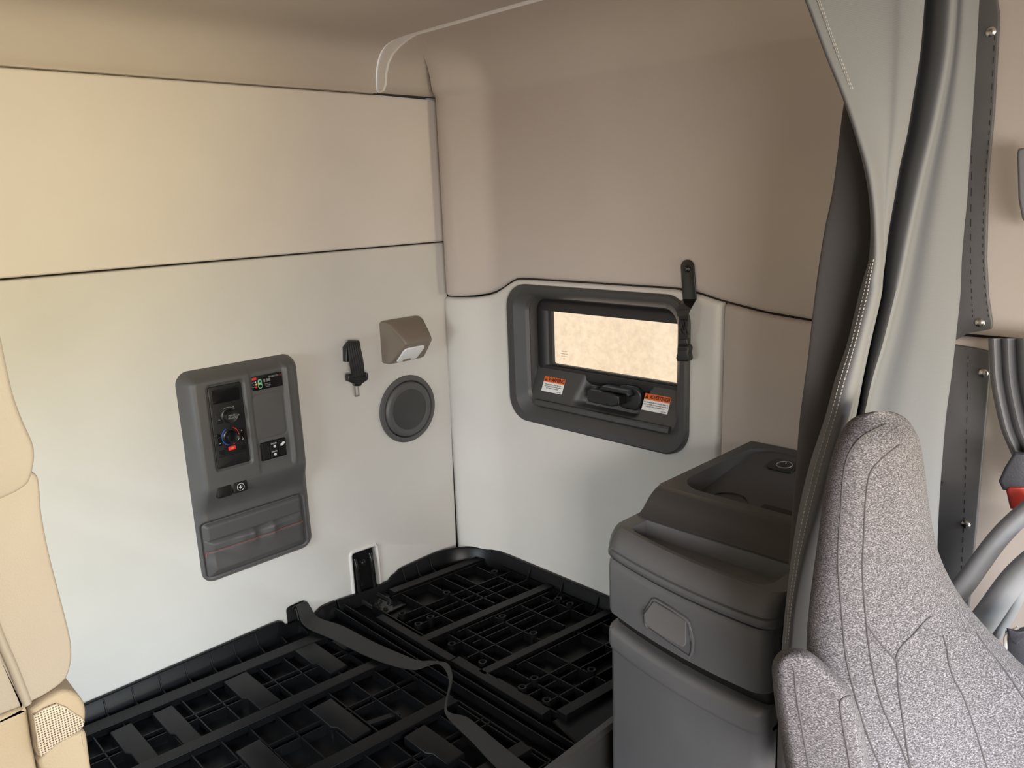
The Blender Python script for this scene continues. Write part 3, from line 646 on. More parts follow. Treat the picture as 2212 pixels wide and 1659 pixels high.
# double thin rails next to each bar
for y in (-.09, -.395, -.632): rib(bm, -.40, y + shr(-.4), -.06, y + shr(-.06), ZR + .002, .003)
obj('rib_grid', bm, TRAYM, rt)
for x, y in ((-.444, -.206), (-.450, -.289), (-.402, -.285), (-.277, -.209), (-.083, -.219), (-.260, -.439), (-.452, -.440), (-.454, -.566), (-.265, -.568), (-.077, -.492), (-.078, -.539), (-.290, -.798), (-.414, -.715), (-.461, -.719), (-.458, -.798)):
    obj('screw_boss', lathe(bmesh.new(), FZ, x, y, [(.013, ZP), (.0115, ZB_), (.010, ZB_ + .001), (.0065, ZB_), (.0060, ZP + .01)], 20), TRAYM, rt)
bm = bmesh.new()
loft(bm, [[(-.533, y, ZP), (-.533, y, ZB_), (-.529, y, ZB_), (-.529, y, ZP)] for y in (-.02, YF)])
loft(bm, [[(-.512, y, ZP), (-.512, y, ZB_ + .002), (-.488, y, ZB_ + .002), (-.488, y, ZP)] for y in (-.170, -.50)]); loft(bm, [[(-.507, y, ZP), (-.507, y, ZB_), (-.478, y, ZB_), (-.478, y, ZP)] for y in (-.50, -.83)])
obj('edge_beam', bm, TRAYM, rt, bev=.0015, seg=2)
for y in (-.20, -.26, -.33, -.47, -.54, -.61, -.68, -.75, -.82): obj('channel_clip', boxm(bmesh.new(), FZ, -.530, -.508, y - .003, y + .003, ZP, -.040), TRAYM, rt)
bm = bmesh.new(); pad(bm, FZ, [(-.49, -.845), (-.30, -.86), (-.04, -.90), (-.04, YF), (-.52, YF)], ZP, -.042, .006); obj('corner_plate', bm, TRAYM, rt)
# front rail and skirt
fr = thing('bunk_front_rail', (-1.2, -.98, -.6), 'dark grey front rail and skirt below the black bunk base', 'rail')
bm = bmesh.new(); loft(bm, [[(x, y, z) for y, z in ((-.967, -.085), (-.967, -.010), (-.972, -.002), (-.988, 0), (-.998, -.006), (-1.000, -.022), (-1.000, -.085))] for x in (-1.95, -.02)]); obj('rail', bm, PLASTD, fr)
obj('skirt', boxm(bmesh.new(), FZ, -1.95, -.02, -.990, -.965, -.598, -.085), SKIRT, fr)
for x in (-.56, -.50): 
    pass
# webbing strap lying across both panels
fs = thing('floor_strap', (-.64, -.4, -.03), 'long black webbing strap lying twisted across the bunk base', 'strap')
def Z7(x, y, z): return on(600 + x * .33002, 1150 + y * .33002, 2, z)
C = []; S = []
for x0, y0, x1, y1, z0, z1 in ((92, 500, 150, 462, .015, .030), (118, 480, 190, 455, .030, .030), (135, 520, 215, 490, .020, .018), (180, 615, 268, 560, -.008, -.014), (360, 700, 420, 612, -.020, -.020), (560, 800, 620, 715, -.018, -.018), (740, 868, 790, 790, -.012, -.014), (890, 898, 920, 840, -.004, -.006), (985, 872, 1010, 842, .002, .004), (1050, 862, 1110, 858, .006, .012), (1100, 905, 1142, 925, .008, .016), (1122, 985, 1138, 990, .004, .010), (1098, 1110, 1108, 1112, -.004, -.001), (1098, 1190, 1122, 1178, -.012, -.010), (1165, 1270, 1235, 1210, -.018, -.018), (1270, 1370, 1340, 1290, -.018, -.018), (1390, 1500, 1510, 1430, -.018, -.018), (1540, 1640, 1680, 1560, -.018, -.018)):
    A, B = Z7(x0, y0, z0), Z7(x1, y1, z1); C.append((A + B) / 2); S.append((B - A) / 2)
bm = bmesh.new(); ribbon(bm, smooth(C, 6), smooth(S, 6), .0022); obj('webbing', bm, WEB, fs, ang=60)
bm = bmesh.new(); A, B = on(600 + 105 * .33, 1150 + 500 * .33, 1, -.012), on(600 + 205 * .33, 1150 + 500 * .33, 1, -.012)
for k in range(7): tube(bm, smooth([A.lerp(B, k / 6) + V((0, -.006 - .016 * t, .014 * math.sin(t * 3) - .03 * t)) for t in (0, .25, .5, .75, 1)], 3), .0022, 5)
obj('stitched_loop', bm, WEB, fs)
# ------------------------------------------------------------------ storage cabinet in the forward corner
YB = -1.062
def fx(y, bow=.016):                                       # plan of the bowed front
    t = (YB - y) / .360
    return -.543 - .050 * t - bow * 4 * t * (1 - t)
def plan(off, y0=YB, y1=-1.425, r=.028, n=12, bow=.016):     # closed outline (x, y), front pushed out by off
    P = [(-.006, y0)]
    fr0 = (fx(y0) - off, y0)
    for i in range(5):
        t = math.radians(90 * i / 4); P.append((fx(y0) - off + .010 * (1 - math.sin(t)), y0 - .010 * (1 - math.cos(t))))
    ys = [y0 - .012 + (y1 + r - y0 + .012) * i / n for i in range(n + 1)]
    for y in ys: P.append((fx(y) - off, y))
    xe = fx(y1 + r) - off
    for i in range(1, 7):
        t = math.radians(90 * i / 6); P.append((xe + r * (1 - math.cos(t)), y1 + r - r * math.sin(t)))
    P.append((-.006, y1)); return P
def layer(bm, prof, **k):                                  # prof: [(off, z)]
    loft(bm, [[(x, y, z) for x, y in plan(o, **k)] for o, z in prof])
    return bm
cb = thing('storage_cabinet', (-.3, -1.24, -.6), 'dark grey plastic cabinet with drawer and lower door in the corner behind the seat', 'cabinet')
obj('body', layer(bmesh.new(), [(-.02, -.598), (-.02, .466)], r=.02), BLACK, cb)  # coloured black to paint shade into the gaps between drawer and door
dr = layer(bmesh.new(), [(-.018, .346), (0, .347), (.005, .350), (.006, .356), (.007, .40), (.007, .450), (.005, .458), (.001, .463), (-.018, .4645)])
dr = obj('door_panel', dr, CABIN, cb) if False else obj('drawer', dr, CABIN, cb)
# drawer pull: scooped recess with a hood
def fpt(y, z, off): return V((fx(y) - off, y, z))
Z6 = lambda x, y: on(1280 + x * 480 / 1735, 1200 + y * 480 / 1735, 0, -.585)
def hq(px, off): p = Z6(*px); return fpt(p.y, p.z, off + .0055)
bm = bmesh.new()
outer = [(395, 540), (405, 430), (470, 335), (500, 328), (640, 392), (775, 468), (800, 500), (838, 640), (828, 740), (800, 780), (600, 665), (420, 570)]
inner = [(420, 535), (425, 440), (480, 350), (505, 345), (640, 405), (765, 480), (785, 505), (815, 640), (812, 720), (795, 755), (600, 648), (432, 558)]
loft(bm, [[hq(p, .0015) for p in outer], [hq(p, .007) for p in outer], [hq(p, .0085) for p in inner], [hq(p, .003) for p in inner]], False, True)
hd = obj('handle', bm, CABIN, dr, bev=.0012, seg=2)
bm = bmesh.new(); loft(bm, [[hq(p, .003) for p in [(420, 440), (480, 348), (770, 480), (812, 640), (800, 652), (600, 560), (470, 485)]], [hq(p, o) for p, o in zip([(424, 446), (484, 352), (768, 484), (808, 640), (798, 650), (600, 558), (472, 482)], (.016, .007, .007, .022, .028, .030, .028))]]); obj('pull_hood', bm, CABIN, hd, bev=.003)
do = layer(bmesh.new(), [(-.018, -.575), (-.004, -.574), (0, -.568), (0, .270), (.002, .274), (.004, .276), (.0045, .278)])
dd = obj('door', do, CABIN, cb)
bm = layer(bmesh.new(), [(.0035, .270), (.007, .274), (.009, .281), (.009, .306), (.007, .313), (.001, .318), (-.008, .319), (-.018, .319)]); obj('grip_rail', bm, CABIN, dd)
# shallow tray lid with raised rim
bm = layer(bmesh.new(), [(-.02, .467), (.004, .468), (.009, .472), (.010, .480), (.008, .4845), (.004, .4855), (.003, .4865), (.007, .4885), (.007, .492), (.000, .508), (-.012, .519), (-.022, .523)], y1=-1.432)
# cut the tray: replace top cap with inset lip
top = [f for f in bm.faces if all(abs(v.co.z - .523) < 1e-5 for v in f.verts)]
bmesh.ops.delete(bm, geom=top, context='FACES_ONLY')
# outer lip outline meets inner well
inn = [(min(x, -.462), y) for x, y in plan(-.036, y0=YB - .030, y1=-1.400, r=.03)]
out = [(x, y) for x, y in plan(-.022, y1=-1.432)]
loft(bm, [[(x, y, .523) for x, y in out], [(x, y, .520) for x, y in inn], [(x + (.003 if x < -.463 else -.003), y, .507) for x, y in inn], [(x + (.008 if x < -.463 else -.008), y + (.005 if y < -1.2 else -.005), .492) for x, y in inn]], False, True)
obj('tray_lid', bm, CABIN, cb, ang=45)
# upper console with a deep well, cup holders and a socket
co_ = thing('corner_console', (-.2, -1.24, .5), 'dark raised console with cup holder and socket on top of the cabinet', 'console')
PRF = [(-.452, .505), (-.458, .520), (-.457, .5245), (-.449, .528), (-.438, .534), (-.428, .543), (-.418, .5515), (-.405, .5590), (-.395, .5635), (-.384, .566)]
bm = bmesh.new(); ya, yb = YB, -1.425
rings = [[(x + e * .004, y, z - e * .004) for x, z in PRF] for y, e in ((ya, 2), (ya - .001, 1), (ya - .006, 0), (yb + .02, 0), (yb, 0))]
loft(bm, rings, False, False, False)
opn = rrect(-.362, -1.470, -.030, -1.090, .062, 8)
outb = []
for (x, y) in opn:
    cx, cy = -.20, -1.27; dx, dy = x - cx, y - cy
    tx = ((-.384 if dx < 0 else -.006) - cx) / dx if abs(dx) > 1e-6 else 9; ty = ((ya - .003 if dy > 0 else -1.49) - cy) / dy if abs(dy) > 1e-6 else 9
    t = min(tx, ty); outb.append((cx + dx * t, cy + dy * t))
def zwell(x): return .520 + max(0, x + .35) / .32 * .042
ib = [(-.20 + (x + .20) * .95, -1.28 + (y + 1.28) * .95) for x, y in opn]
loft(bm, [[(x, y, .566) for x, y in outb], [(x, y, .566) for x, y in opn], [(-.20 + (x + .20) * .985, -1.28 + (y + 1.28) * .985, min(.5655, max(.560, zwell(x)))) for x, y in opn], [(x, y, zwell(x)) for x, y in ib]], False, True)
loft(bm, [[(x, ya - .0005, z) for x, z in [(p[0] + .008, p[1] - .008) for p in PRF]], [(-.006, ya - .0005, z - .008) for x, z in PRF]], False, False, False)
obj('shell', bm, CABTOP, co_, ang=45)
obj('base', boxm(bmesh.new(), FZ, -.446, -.008, yb, ya - .002, .495, .512), CABTOP, co_)
sl = V((.32, 0, .042)).normalized(); FW = Frame((-.35, 0, .520), sl, (0, 1, 0), sl.cross(V((0, 1, 0))))
obj('cup_holder', lathe(bmesh.new(), FW, .052, -1.172, [(.043, 0), (.0435, .003), (.041, .0035), (.0395, .0012), (.030, .0006)], 40), BLACK, co_)  # black disc paints the dark of the hole; well floor is not cut
obj('card_slot', boxm(bmesh.new(), FW, .055, .085, -1.335, -1.238, -.003, .0012), INK, co_)  # ink-dark strip on the floor paints the shade inside the slot
sk = pado('socket', FW, rrect(.232, -1.222, .286, -1.164, .008), -.002, .004, .0015, BLACK, co_)
bm = bmesh.new(); tube(bm, [FW(.259 + .0165 * math.cos(t * math.pi / 15), -1.193 + .0165 * math.sin(t * math.pi / 15), .0046) for t in range(31)], .0011); obj('socket_ring', bm, GREYMARK, sk)
bm = bmesh.new(); tube(bm, [FW(.264, -1.193, .0048), FW(.273, -1.191, .0048)], .0009); obj('socket_pointer', bm, GREYMARK, sk)
# ------------------------------------------------------------------ privacy curtain (folds hang between the cab and the sleeper)
def curtain_rows(rows, n=5, nr=5):
    ys = [r[0] for r in rows]; out = []
    K = len(rows[0][1])
    pts = [[V((r[1][k][0], r[0], r[1][k][1])) for k in range(K)] for r in rows]
    cols = [smooth([p[k] for p in pts], nr) for k in range(K)]
    for i in range(len(cols[0])):
        row = smooth([cols[k][i] for k in range(K)], n)
        out.append([far(p.x, p.y, p.z) for p in row])
    return out
def cloth(name, rows, M, parent=None, th=.003, n=5, nr=5, ang=80):
    g = curtain_rows(rows, n, nr); bm = bmesh.new()
    loft(bm, g, False, False, False)
    o = obj(name, bm, M, parent, ang=ang, recalc=True)
    s = o.modifiers.new('solid', 'SOLIDIFY'); s.thickness = th; s.offset = 0
    return o
pc = thing('privacy_curtain', (-.55, -1.5, -.1), 'light grey fabric curtain gathered in long folds behind the tweed seat', 'curtain')
def R(y, h0, h1, h2, cr, e1, e2, e3, D0=1.07):
    # inner hem, rim, stitch line, crease, fold edge, recess, second fold edge, recess, third fold edge, return
    D = D0
    return (y, [(h0, D + .045), (h0 + .3 * (h1 - h0), D + .012), (h1, D), (h2, D + .012), (cr, D + .056), ((cr + e1) / 2, D + .064), (e1 - 3, D + .085), (e1, D + .12), (e1 + 2, D + .20), (e1 + .5 * (e2 - e1), D + .165), (e2 - 4, D + .15), (e2, D + .19), (e2 + 2, D + .30), (e2 + .45 * (e3 - e2), D + .31), (e3 - 5, D + .34), (e3, D + .37), (e3 - 6, D + .43)])
rows = [R(-325, 1588, 1592, 1620, 1896, 2030, 2072, 2132), R(-200, 1648, 1652, 1680, 1901, 2016, 2067, 2124), R(-60, 1712, 1716, 1742, 1906, 2000, 2061, 2116), R(0, 1741, 1745, 1766, 1908, 1994, 2059, 2113), R(110, 1782, 1786, 1806, 1910, 1985, 2050, 2107), R(210, 1822, 1827, 1845, 1911, 1970, 2033, 2101), R(290, 1849, 1854, 1870, 1911, 1957, 2016, 2096), R(360, 1868, 1875, 1888, 1908, 1941, 1999, 2091), R(430, 1880, 1887, 1896, 1906, 1929, 1983, 2086), R(500, 1883, 1892, 1899, 1905, 1917, 1968, 2079), R(560, 1879, 1892, 1901, 1906, 1910, 1956, 2074), R(600, 1868, 1886, 1896, 1901, 1905, 1948, 2072)]
rows += [R(640, 1857, 1882, 1893, 1897, 1901, 1939, 2070), R(740, 1833, 1857, 1868, 1872, 1878, 1914, 2059), R(820, 1806, 1836, 1850, 1855, 1861, 1890, 2049), R(900, 1785, 1815, 1829, 1834, 1846, 1872, 2038), R(1000, 1752, 1788, 1803, 1808, 1824, 1850, 2029), R(1100, 1728, 1761, 1776, 1783, 1804, 1840, 2022), R(1200, 1712, 1735, 1748, 1765, 1790, 1830, 2018), R(1300, 1700, 1716, 1727, 1751, 1780, 1826, 2016), R(1400, 1691, 1706, 1716, 1740, 1775, 1824, 2014), R(1520, 1684, 1700, 1710, 1734, 1770, 1822, 2012), R(1700, 1680, 1696, 1706, 1730, 1768, 1820, 2010)]
cloth('folded_panel', rows, CURT, pc)
lin = []
for y, l, r in ((150, 1848, 1862), (220, 1826, 1880), (400, 1803, 1905), (500, 1783, 1905), (619, 1765, 1890), (768, 1748, 1858), (905, 1730, 1815), (1006, 1722, 1780), (1100, 1714, 1750), (1180, 1708, 1735), (1300, 1702, 1725), (1420, 1698, 1718)):
    D = 1.17 - .0 * y
    lin.append((y, [(l, D), (l + .06 * (r - l), D - .006), (l + .5 * (r - l), D - .012), (r, D - .01)]))
cloth('blackout_lining', lin, CURTD, pc, n=6)
def stitches(f, y0, y1, st, ln):                            # one row of hem stitching
    bm = bmesh.new(); y = y0
    while y < y1: tube(bm, [f(y), f(y + ln)], .0006, 4); y += st
    obj('hem_stitching', bm, THREAD, pc)
def hcol(k): return [(r[0], r[1][k][0]) for r in rows]
for f0 in (.30, .62):
    def hp(yy, f0=f0):
        h0, h1 = interp(hcol(0), yy), interp(hcol(2), yy); return far(h0 + f0 * (h1 - h0), yy, 1.07 + .045 * (1 - f0) ** 2 * .55 - .006)
    stitches(hp, 560, 1390, 8, 5)
for f0 in (0, 4): stitches(lambda yy, f0=f0: far(interp(hcol(3), yy) + f0, yy, 1.078), 0, 195, 8.5, 5)
# ------------------------------------------------------------------ snap strips along the right wall
def raypoly(bm, pts, D, th, rpx, bulge, k=4):               # cushion-like solid from an outline at distance D
    R = [[far(x, y, D + th) for x, y in pts], [far(x, y, D + th * .35) for x, y in pts]]
    for i in range(k + 1):
        t = i / k * math.pi / 2; q = inset(pts, rpx * (1 - math.cos(t)))
        R.append([far(x, y, D - bulge * math.sin(t)) for x, y in q])
    loft(bm, R); return bm
def wallpoly(pts, v=-.012): return [(-p.y, p.z) for p in (on(x, y, 0, v) for x, y in pts)]
ss = thing('snap_strip', (-.01, -1.5, .9), 'dark grey leatherette strip with two snaps, upper one beside the curtain', 'strap')
pado('strip', FR, wallpoly([(2080, -60), (2146, -40), (2157, 30), (2156, 60), (2146, 240), (2133, 380), (2129, 560), (2133, 640), (2142, 700), (2139, 712), (2086, 722), (2064, 735), (2050, 735), (2060, 400)]), .001, .007, .003, STRIPM, ss)
sl = thing('snap_strip', (-.01, -1.48, .4), 'dark grey leatherette strip hanging below the gap, lower one with two snaps', 'strap')
pado('strip', FR, wallpoly([(2040, 748), (2062, 746), (2100, 752), (2136, 760), (2137, 807), (2124, 950), (2112, 1090), (2104, 1180), (2094, 1290), (2080, 1400), (2000, 1400), (2010, 1100)]), .001, .007, .003, STRIPM, sl)
for par, pts in ((ss, ((2139, 68), (2115, 698))), (sl, ((2123, 807), (2085, 1135)))):
    for x, y in pts:
        p = wallpoly([(x, y)])[0]
        obj('snap', lathe(bmesh.new(), FR, p[0], p[1], [(.0085, .006), (.0085, .0085), (.0065, .0105), (.003, .0115), (.0003, .0118)], 18), STEEL, par, label='shiny snap fastener')
for par, ln in ((ss, ((2100, 0), (2098, 300), (2095, 560), (2100, 690))), (ss, ((2148, 60), (2137, 260), (2125, 420), (2122, 560), (2134, 690))), (sl, ((2090, 770), (2086, 950), (2082, 1100), (2075, 1250)))):
    bm = bmesh.new(); q = smooth([V((*wallpoly([p])[0], 0)) for p in ln], 16)
    for i in range(0, len(q) - 1, 2): tube(bm, [FR(q[i].x, q[i].y, .0072), FR(q[i + 1].x, q[i + 1].y, .0072)], .0006, 4)
    obj('seam_stitching', bm, INK, par)
# ------------------------------------------------------------------ window drape and straps at the far right
dw = thing('window_drape', (-.05, -1.62, .2), 'bunched grey drape hanging by the door at the right edge', 'curtain')
g = []
for y, l in ((731, 2137), (760, 2138), (830, 2143), (916, 2161), (966, 2180), (1021, 2205), (1060, 2224)):
    g.append((y, [(l, 1.60), (l + 10, 1.575), (l + 26, 1.60), (l + 40, 1.57), (l + 58, 1.60), (l + 75, 1.56), (l + 95, 1.60), (l + 115, 1.57), (l + 135, 1.60), (l + 160, 1.58)]))
cloth('bunched_cloth', g, DRAPE, dw)
g = []
for y, l in ((1080, 2222), (1100, 2196), (1170, 2140), (1240, 2090), (1290, 2060), (1330, 2075), (1380, 2130)): 
    pass
bm = bmesh.new()
def sash(p0, p1, w0, w1, D):
    P = [p0, ((p0[0] + p1[0]) / 2, (p0[1] + p1[1]) / 2 + 6), p1]; R = []
    d = V((p1[0] - p0[0], p1[1] - p0[1])).normalized(); nn = V((-d.y, d.x))
    for i in range(13):
        t = i / 12; c = V(p0).lerp(V(p1), t) + nn * 8 * math.sin(t * 5); w = w0 + (w1 - w0) * t
        R.append([far(c.x + nn.x * w * math.cos(u), c.y + nn.y * w * math.cos(u), D - .03 * math.sin(u)) for u in [2 * math.pi * k / 14 for k in range(14)]])
    loft(bm, R)
sash((2240, 1085), (2040, 1300), 22, 26, 1.47); sash((2260, 1190), (2090, 1370), 30, 34, 1.44); sash((2290, 1150), (2140, 1370), 22, 18, 1.46)
obj('gathered_sash', bm, DRAPE, dw, ang=80)
bg_ = thing('seat_belt_buckle', (-.1, -1.6, .55), 'black strap with red buckle button behind the grey drape at right edge', 'seat belt')
bm = bmesh.new(); raypoly(bm, [(2157, 1039), (2166, 1058), (2212, 1066), (2240, 1060), (2240, 980), (2192, 975), (2170, 1010)], 1.53, .02, 8, .01); obj('strap_end', bm, DARKBAG, bg_)
bm = bmesh.new(); raypoly(bm, [(2173, 1058), (2182, 1098), (2215, 1110), (2240, 1110), (2240, 1050), (2180, 1050)], 1.525, .02, 6, .008); obj('buckle', bm, REDW, bg_, label='red buckle body')
db = thing('duffel_bag', (-.2, -1.65, .2), 'dark nylon bag partly seen behind the seat at right edge', 'bag')
bm = bmesh.new(); raypoly(bm, [(2150, 1900), (2156, 1480), (2168, 1390), (2172, 1362), (2196, 1358), (2260, 1340), (2280, 1500), (2280, 1900)], 1.34, .05, 14, .03); obj('bag_body', bm, DARKBAG, db)
bm = bmesh.new(); raypoly(bm, [(2174, 1356), (2180, 1384), (2196, 1392), (2215, 1378), (2240, 1370), (2240, 1350), (2200, 1362)], 1.30, .01, 5, .01); obj('flap', bm, DARKBAG, db)
tube_ = bmesh.new(); tube(tube_, smooth([far(2171, 1470, 1.30), far(2172, 1400, 1.30), far(2174, 1372, 1.30), far(2200, 1355, 1.30)], 5), .0025); obj('bag_piping', tube_, THREAD, db)
sv = thing('door_grip', (-.02, -1.6, 1.1), 'rounded grey grip plate on the beige wall at the right edge', 'handle')
bm = bmesh.new(); raypoly(bm, [(2197, 330), (2200, 321), (2212, 319), (2260, 318), (2260, 500), (2224, 492), (2208, 472), (2200, 430)], 1.58, .03, 6, .012); obj('plate', bm, DRAPE, sv)
# ------------------------------------------------------------------ tweed seat and its arm rest
seat = thing('cab_seat', (-.75, -1.6, -.6), 'grey tweed high-back truck seat at lower right', 'seat')
LFT = [(889, 1885), (893, 1866), (900, 1846), (912, 1831), (940, 1812), (988, 1795), (1035, 1785), (1079, 1778), (1160, 1767), (1233, 1757), (1288, 1750), (1344, 1744), (1399, 1742), (1470, 1743), (1560, 1750), (1660, 1764), (1900, 1800)]
RGT = [(889, 1925), (893, 1938), (900, 1953), (912, 1966), (940, 1983), (970, 1991), (1024, 1999), (1078, 2005), (1134, 2014), (1186, 2024), (1233, 2043), (1285, 2072), (1336, 2112), (1380, 2154), (1421, 2192), (1460, 2236), (1520, 2300), (1660, 2400), (1900, 2480)]
def sdep(py): return 1.02 - .10 * sst(py, 1050, 1750)       # the back leans: nearer towards the bottom
def bulge(u, py):
    tb = sst(py, 885, 960)
    b = .060 * (max(0, 1 - abs(2 * u - 1) ** 2.6)) ** .55
    b += .012 * sst(u, .72, .90) * (1 - sst(u, .93, 1.0)) * sst(py, 1300, 1500)      # right bolster
    b -= .010 * math.exp(-((u - .62) / .13) ** 2) * sst(py, 1350, 1600)
    return b * (.35 + .65 * tb)
def tilt(u, py): return .10 * (u - .3)                        # far side of the back recedes
def spt(px, py, lift=0):
    l, r = interp(LFT, py), interp(RGT, py); u = max(0, min(1, (px - l) / (r - l)))
    return far(px, py, sdep(py) + tilt(u, py) * (r - l) / 300 - bulge(u, py) - lift)
bm = bmesh.new(); rings = []; NU = 36
for py in [889, 890.5, 893, 897, 903, 912, 925, 945, 970] + list(range(1000, 1901, 25)):
    l, r = interp(LFT, py), interp(RGT, py); ring = []
    us = [.5 - .5 * math.cos(math.pi * i / NU) for i in range(NU + 1)]
    for u in us: ring.append(spt(l + (r - l) * u, py))
    for u in us[::-1][1:-1]:
        px = l + (r - l) * u; ring.append(far(px, py, sdep(py) + tilt(u, py) * (r - l) / 300 + .05 * math.sin(math.pi * u) ** .5))
    rings.append(ring)
loft(bm, rings); obj('backrest', bm, TWEED, seat, ang=80)
def seam(par, lines, f, r=.0010, nm='seam_piping', M=None):
    bm = bmesh.new()
    for ln in lines:
        P = smooth([V((x, y, 0)) for x, y in ln], 8); tube(bm, [f(p.x, p.y) for p in P], r, 6)
    return obj(nm, bm, M or mats_seam, par)
mats_seam = mat('dark_seam_thread', (.06, .054, .056), .9)
fsn = lambda x, y: spt(x, y, .0002)
seam(seat, [[(1915, 916), (1885, 930), (1857, 948), (1832, 984), (1821, 1035), (1817, 1097), (1812, 1160), (1811, 1233), (1820, 1344), (1827, 1417), (1842, 1483), (1868, 1571), (1903, 1659), (1950, 1760)],
            [(1945, 962), (1936, 966), (1900, 995), (1879, 1024), (1870, 1078), (1866, 1160), (1863, 1234), (1871, 1344), (1882, 1428), (1904, 1520), (1941, 1601), (1966, 1659), (2020, 1760)],
            [(1874, 1352), (1900, 1388), (1934, 1426), (1938, 1440), (1941, 1490), (1952, 1564), (1963, 1637), (1985, 1740)], [(1934, 1426), (1940, 1408), (1952, 1391), (1976, 1368), (2000, 1340), (2016, 1331)],
            [(2037, 1373), (2046, 1405), (2049, 1430), (2060, 1465), (2081, 1505), (2106, 1575), (2128, 1645), (2160, 1740)], [(2108, 1366), (2133, 1402), (2161, 1435), (2212, 1509), (2260, 1590)]], fsn)
arm = thing('arm_rest', (-.95, -1.65, .1), 'grey tweed folded arm rest with rounded top left of the seat back', 'arm rest')
AP = [(1697, 1659), (1688, 1601), (1675, 1527), (1668, 1460), (1668, 1437), (1674, 1420), (1688, 1405), (1710, 1399), (1735, 1402), (1757, 1413), (1787, 1439), (1824, 1476), (1846, 1513), (1860, 1553), (1872, 1610), (1880, 1659), (1905, 1800), (1730, 1800)]
AP2 = [(p.x, p.y) for p in smooth([V((x, y, 0)) for x, y in AP + AP[:1]], 4)[:-1]]
bm = bmesh.new(); raypoly(bm, AP2, .84, .03, 26, .040, 7); obj('cushion', bm, TWEED, arm, ang=80)
def apt(px, py):
    d = 1e9
    for i in range(len(AP2)):
        a, b = V(AP2[i]), V(AP2[(i + 1) % len(AP2)]); ab = b - a; t = max(0, min(1, (V((px, py)) - a).dot(ab) / max(1e-9, ab.length_squared))); d = min(d, (a + ab * t - V((px, py))).length)
    k = max(0, 1 - d / 26); return far(px, py, .84 - .040 * math.sqrt(max(0, 1 - k * k)) - .0003)
seam(arm, [[(1712, 1440), (1716, 1452), (1720, 1500), (1732, 1571), (1748, 1659), (1770, 1760)], [(1837, 1503), (1820, 1510), (1815, 1525), (1822, 1575), (1832, 1630), (1842, 1690)]], apt)
# ------------------------------------------------------------------ beige side cabinet at the left edge
sc = thing('side_cabinet', (-1.6, -.85, -.6), 'beige leather padded side cabinet with perforated speaker corner at the left edge', 'cabinet')
FC = Frame((0, -1.0, 0), (1, 0, 0), (0, 0, 1), (0, -1, 0))
def cq(pts): return [(p.x, p.z) for p in (on(x, y, 1, -1.0) for x, y in pts)]
def sm2(pts, n=4): return [(p.x, p.y) for p in smooth([V((x, y, 0)) for x, y in pts], n)]
def cpad(nm, edge, left, c0, c1, r, M, **k): return pado(nm, FC, cq(sm2(edge) + left), c0, c1, r, M, sc, **k)
cpad('upper_pad', [(-30, 640), (-6, 715), (8, 780), (24, 850), (44, 905), (60, 940), (68, 962), (69, 990), (62, 1024), (48, 1046), (0, 1072), (-120, 1116)], [(-420, 1200), (-420, 500)], -.18, .012, .005, PADL)
cpad('middle_pad', [(-120, 1085), (0, 1052), (50, 1030), (70, 1022), (84, 1032), (89, 1056), (93, 1110), (110, 1200), (138, 1310), (155, 1380), (158, 1420), (153, 1452), (140, 1476), (102, 1504), (63, 1524)], [(56, 1505), (28, 1440), (-2, 1372), (-42, 1270), (-120, 1130)], -.18, -.004, .004, PADL)
cpad('left_panel', [(-60, 1250), (-6, 1382), (24, 1450), (56, 1526), (50, 1532), (0, 1552), (-60, 1580)], [(-420, 1700), (-420, 1200)], -.18, -.006, .004, PADL)
bm = bmesh.new(); P = [on(x, y, 1, -1.0) + V((0, .002, 0)) for x, y in ((-40, 1270), (0, 1376), (30, 1445), (60, 1522))]; tube(bm, smooth(P, 5), .0048, 10); obj('seam_bead', bm, PADG, sc)
cpad('lower_panel', [(-60, 1586), (0, 1556), (50, 1536), (62, 1536), (72, 1600), (84, 1662), (100, 1760)], [(100, 1850), (-420, 1850), (-420, 1700)], -.18, -.008, .006, PADB)
pod = cpad('speaker_pod', [(64, 1532), (90, 1512), (130, 1490), (160, 1494), (178, 1512), (184, 1530), (183, 1556), (176, 1572), (120, 1600), (84, 1634), (76, 1600)], [], -.18, .004, .006, PADB)
pado('perforated_cover', FC, cq(sm2([(68, 1540), (118, 1514), (158, 1536), (179, 1552), (165, 1575), (120, 1600), (84, 1629), (76, 1592)], 2)), .003, .0085, .002, MESHG, sc)
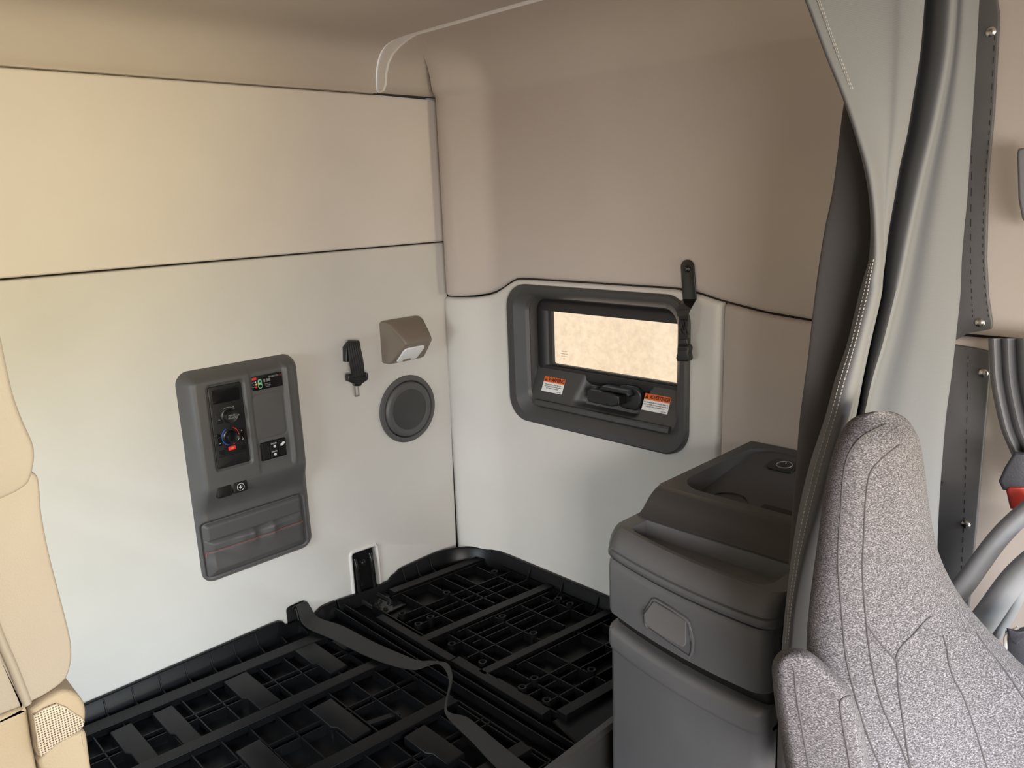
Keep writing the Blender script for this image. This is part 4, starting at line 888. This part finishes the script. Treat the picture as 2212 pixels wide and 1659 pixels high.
cpad('base_column', [(88, 1662), (86, 1642), (120, 1608), (170, 1582), (186, 1584), (192, 1620), (198, 1662), (214, 1760)], [(214, 1850), (106, 1850)], -.18, .0, .005, PADB)
obj('plinth', boxm(bmesh.new(), FC, -1.94, -1.47, -.60, .36, .002, .012), PADB, sc)
# ------------------------------------------------------------------ light: daylight through the cab windows
W = bpy.data.worlds.new('sky'); SC.world = W; W.use_nodes = True
nt = W.node_tree; bg = nt.nodes['Background']
tc = nt.nodes.new('ShaderNodeTexCoord'); sp = nt.nodes.new('ShaderNodeSeparateXYZ'); r = nt.nodes.new('ShaderNodeValToRGB')
mr = nt.nodes.new('ShaderNodeMapRange'); mr.inputs['From Min'].default_value = -1; mr.inputs['From Max'].default_value = 1
e = r.color_ramp.elements
e[0].position = .0; e[0].color = (.80, .68, .58, 1); e[1].position = 1; e[1].color = (.55, .75, 1.0, 1)
k = e.new(.47); k.color = (1.0, .86, .74, 1); k = e.new(.53); k.color = (.86, .94, 1.0, 1)
L = nt.links.new
L(tc.outputs['Generated'], sp.inputs[0]); L(sp.outputs['Z'], mr.inputs['Value']); L(mr.outputs['Result'], r.inputs['Fac']); L(r.outputs['Color'], bg.inputs['Color'])
bg.inputs['Strength'].default_value = 2.1
def window_light(name, loc, aim, sx, sy, power, col, spread):
    l = bpy.data.lights.new(name, 'AREA'); l.shape = 'RECTANGLE'; l.size = sx; l.size_y = sy; l.energy = power; l.color = col; l.spread = math.radians(spread)
    o = bpy.data.objects.new(name, l); COL.objects.link(o); o.location = loc
    o.rotation_euler = (V(aim) - V(loc)).to_track_quat('-Z', 'Y').to_euler(); return o
window_light('windshield_sky', (-.9, -3.35, 1.25), (-.62, 0, -.82), 1.9, .4, 10.0, (.72, .85, 1.0), 38)
window_light('windshield_ground_bounce', (-.9, -3.35, .6), (-1.05, 0, 1.18), 1.9, .5, 6.9, (1.0, .89, .52), 52)
window_light('driver_window_daylight', (-1.94, -2.75, .85), (-.1, -.9, .25), .7, .5, 9.2, (1.0, .94, .90), 70)
window_light('bunk_window_daylight', (-1.98, -.58, .70), (-.6, -.2, -.08), .5, .34, 4.2, (.80, .92, 1.0), 92)
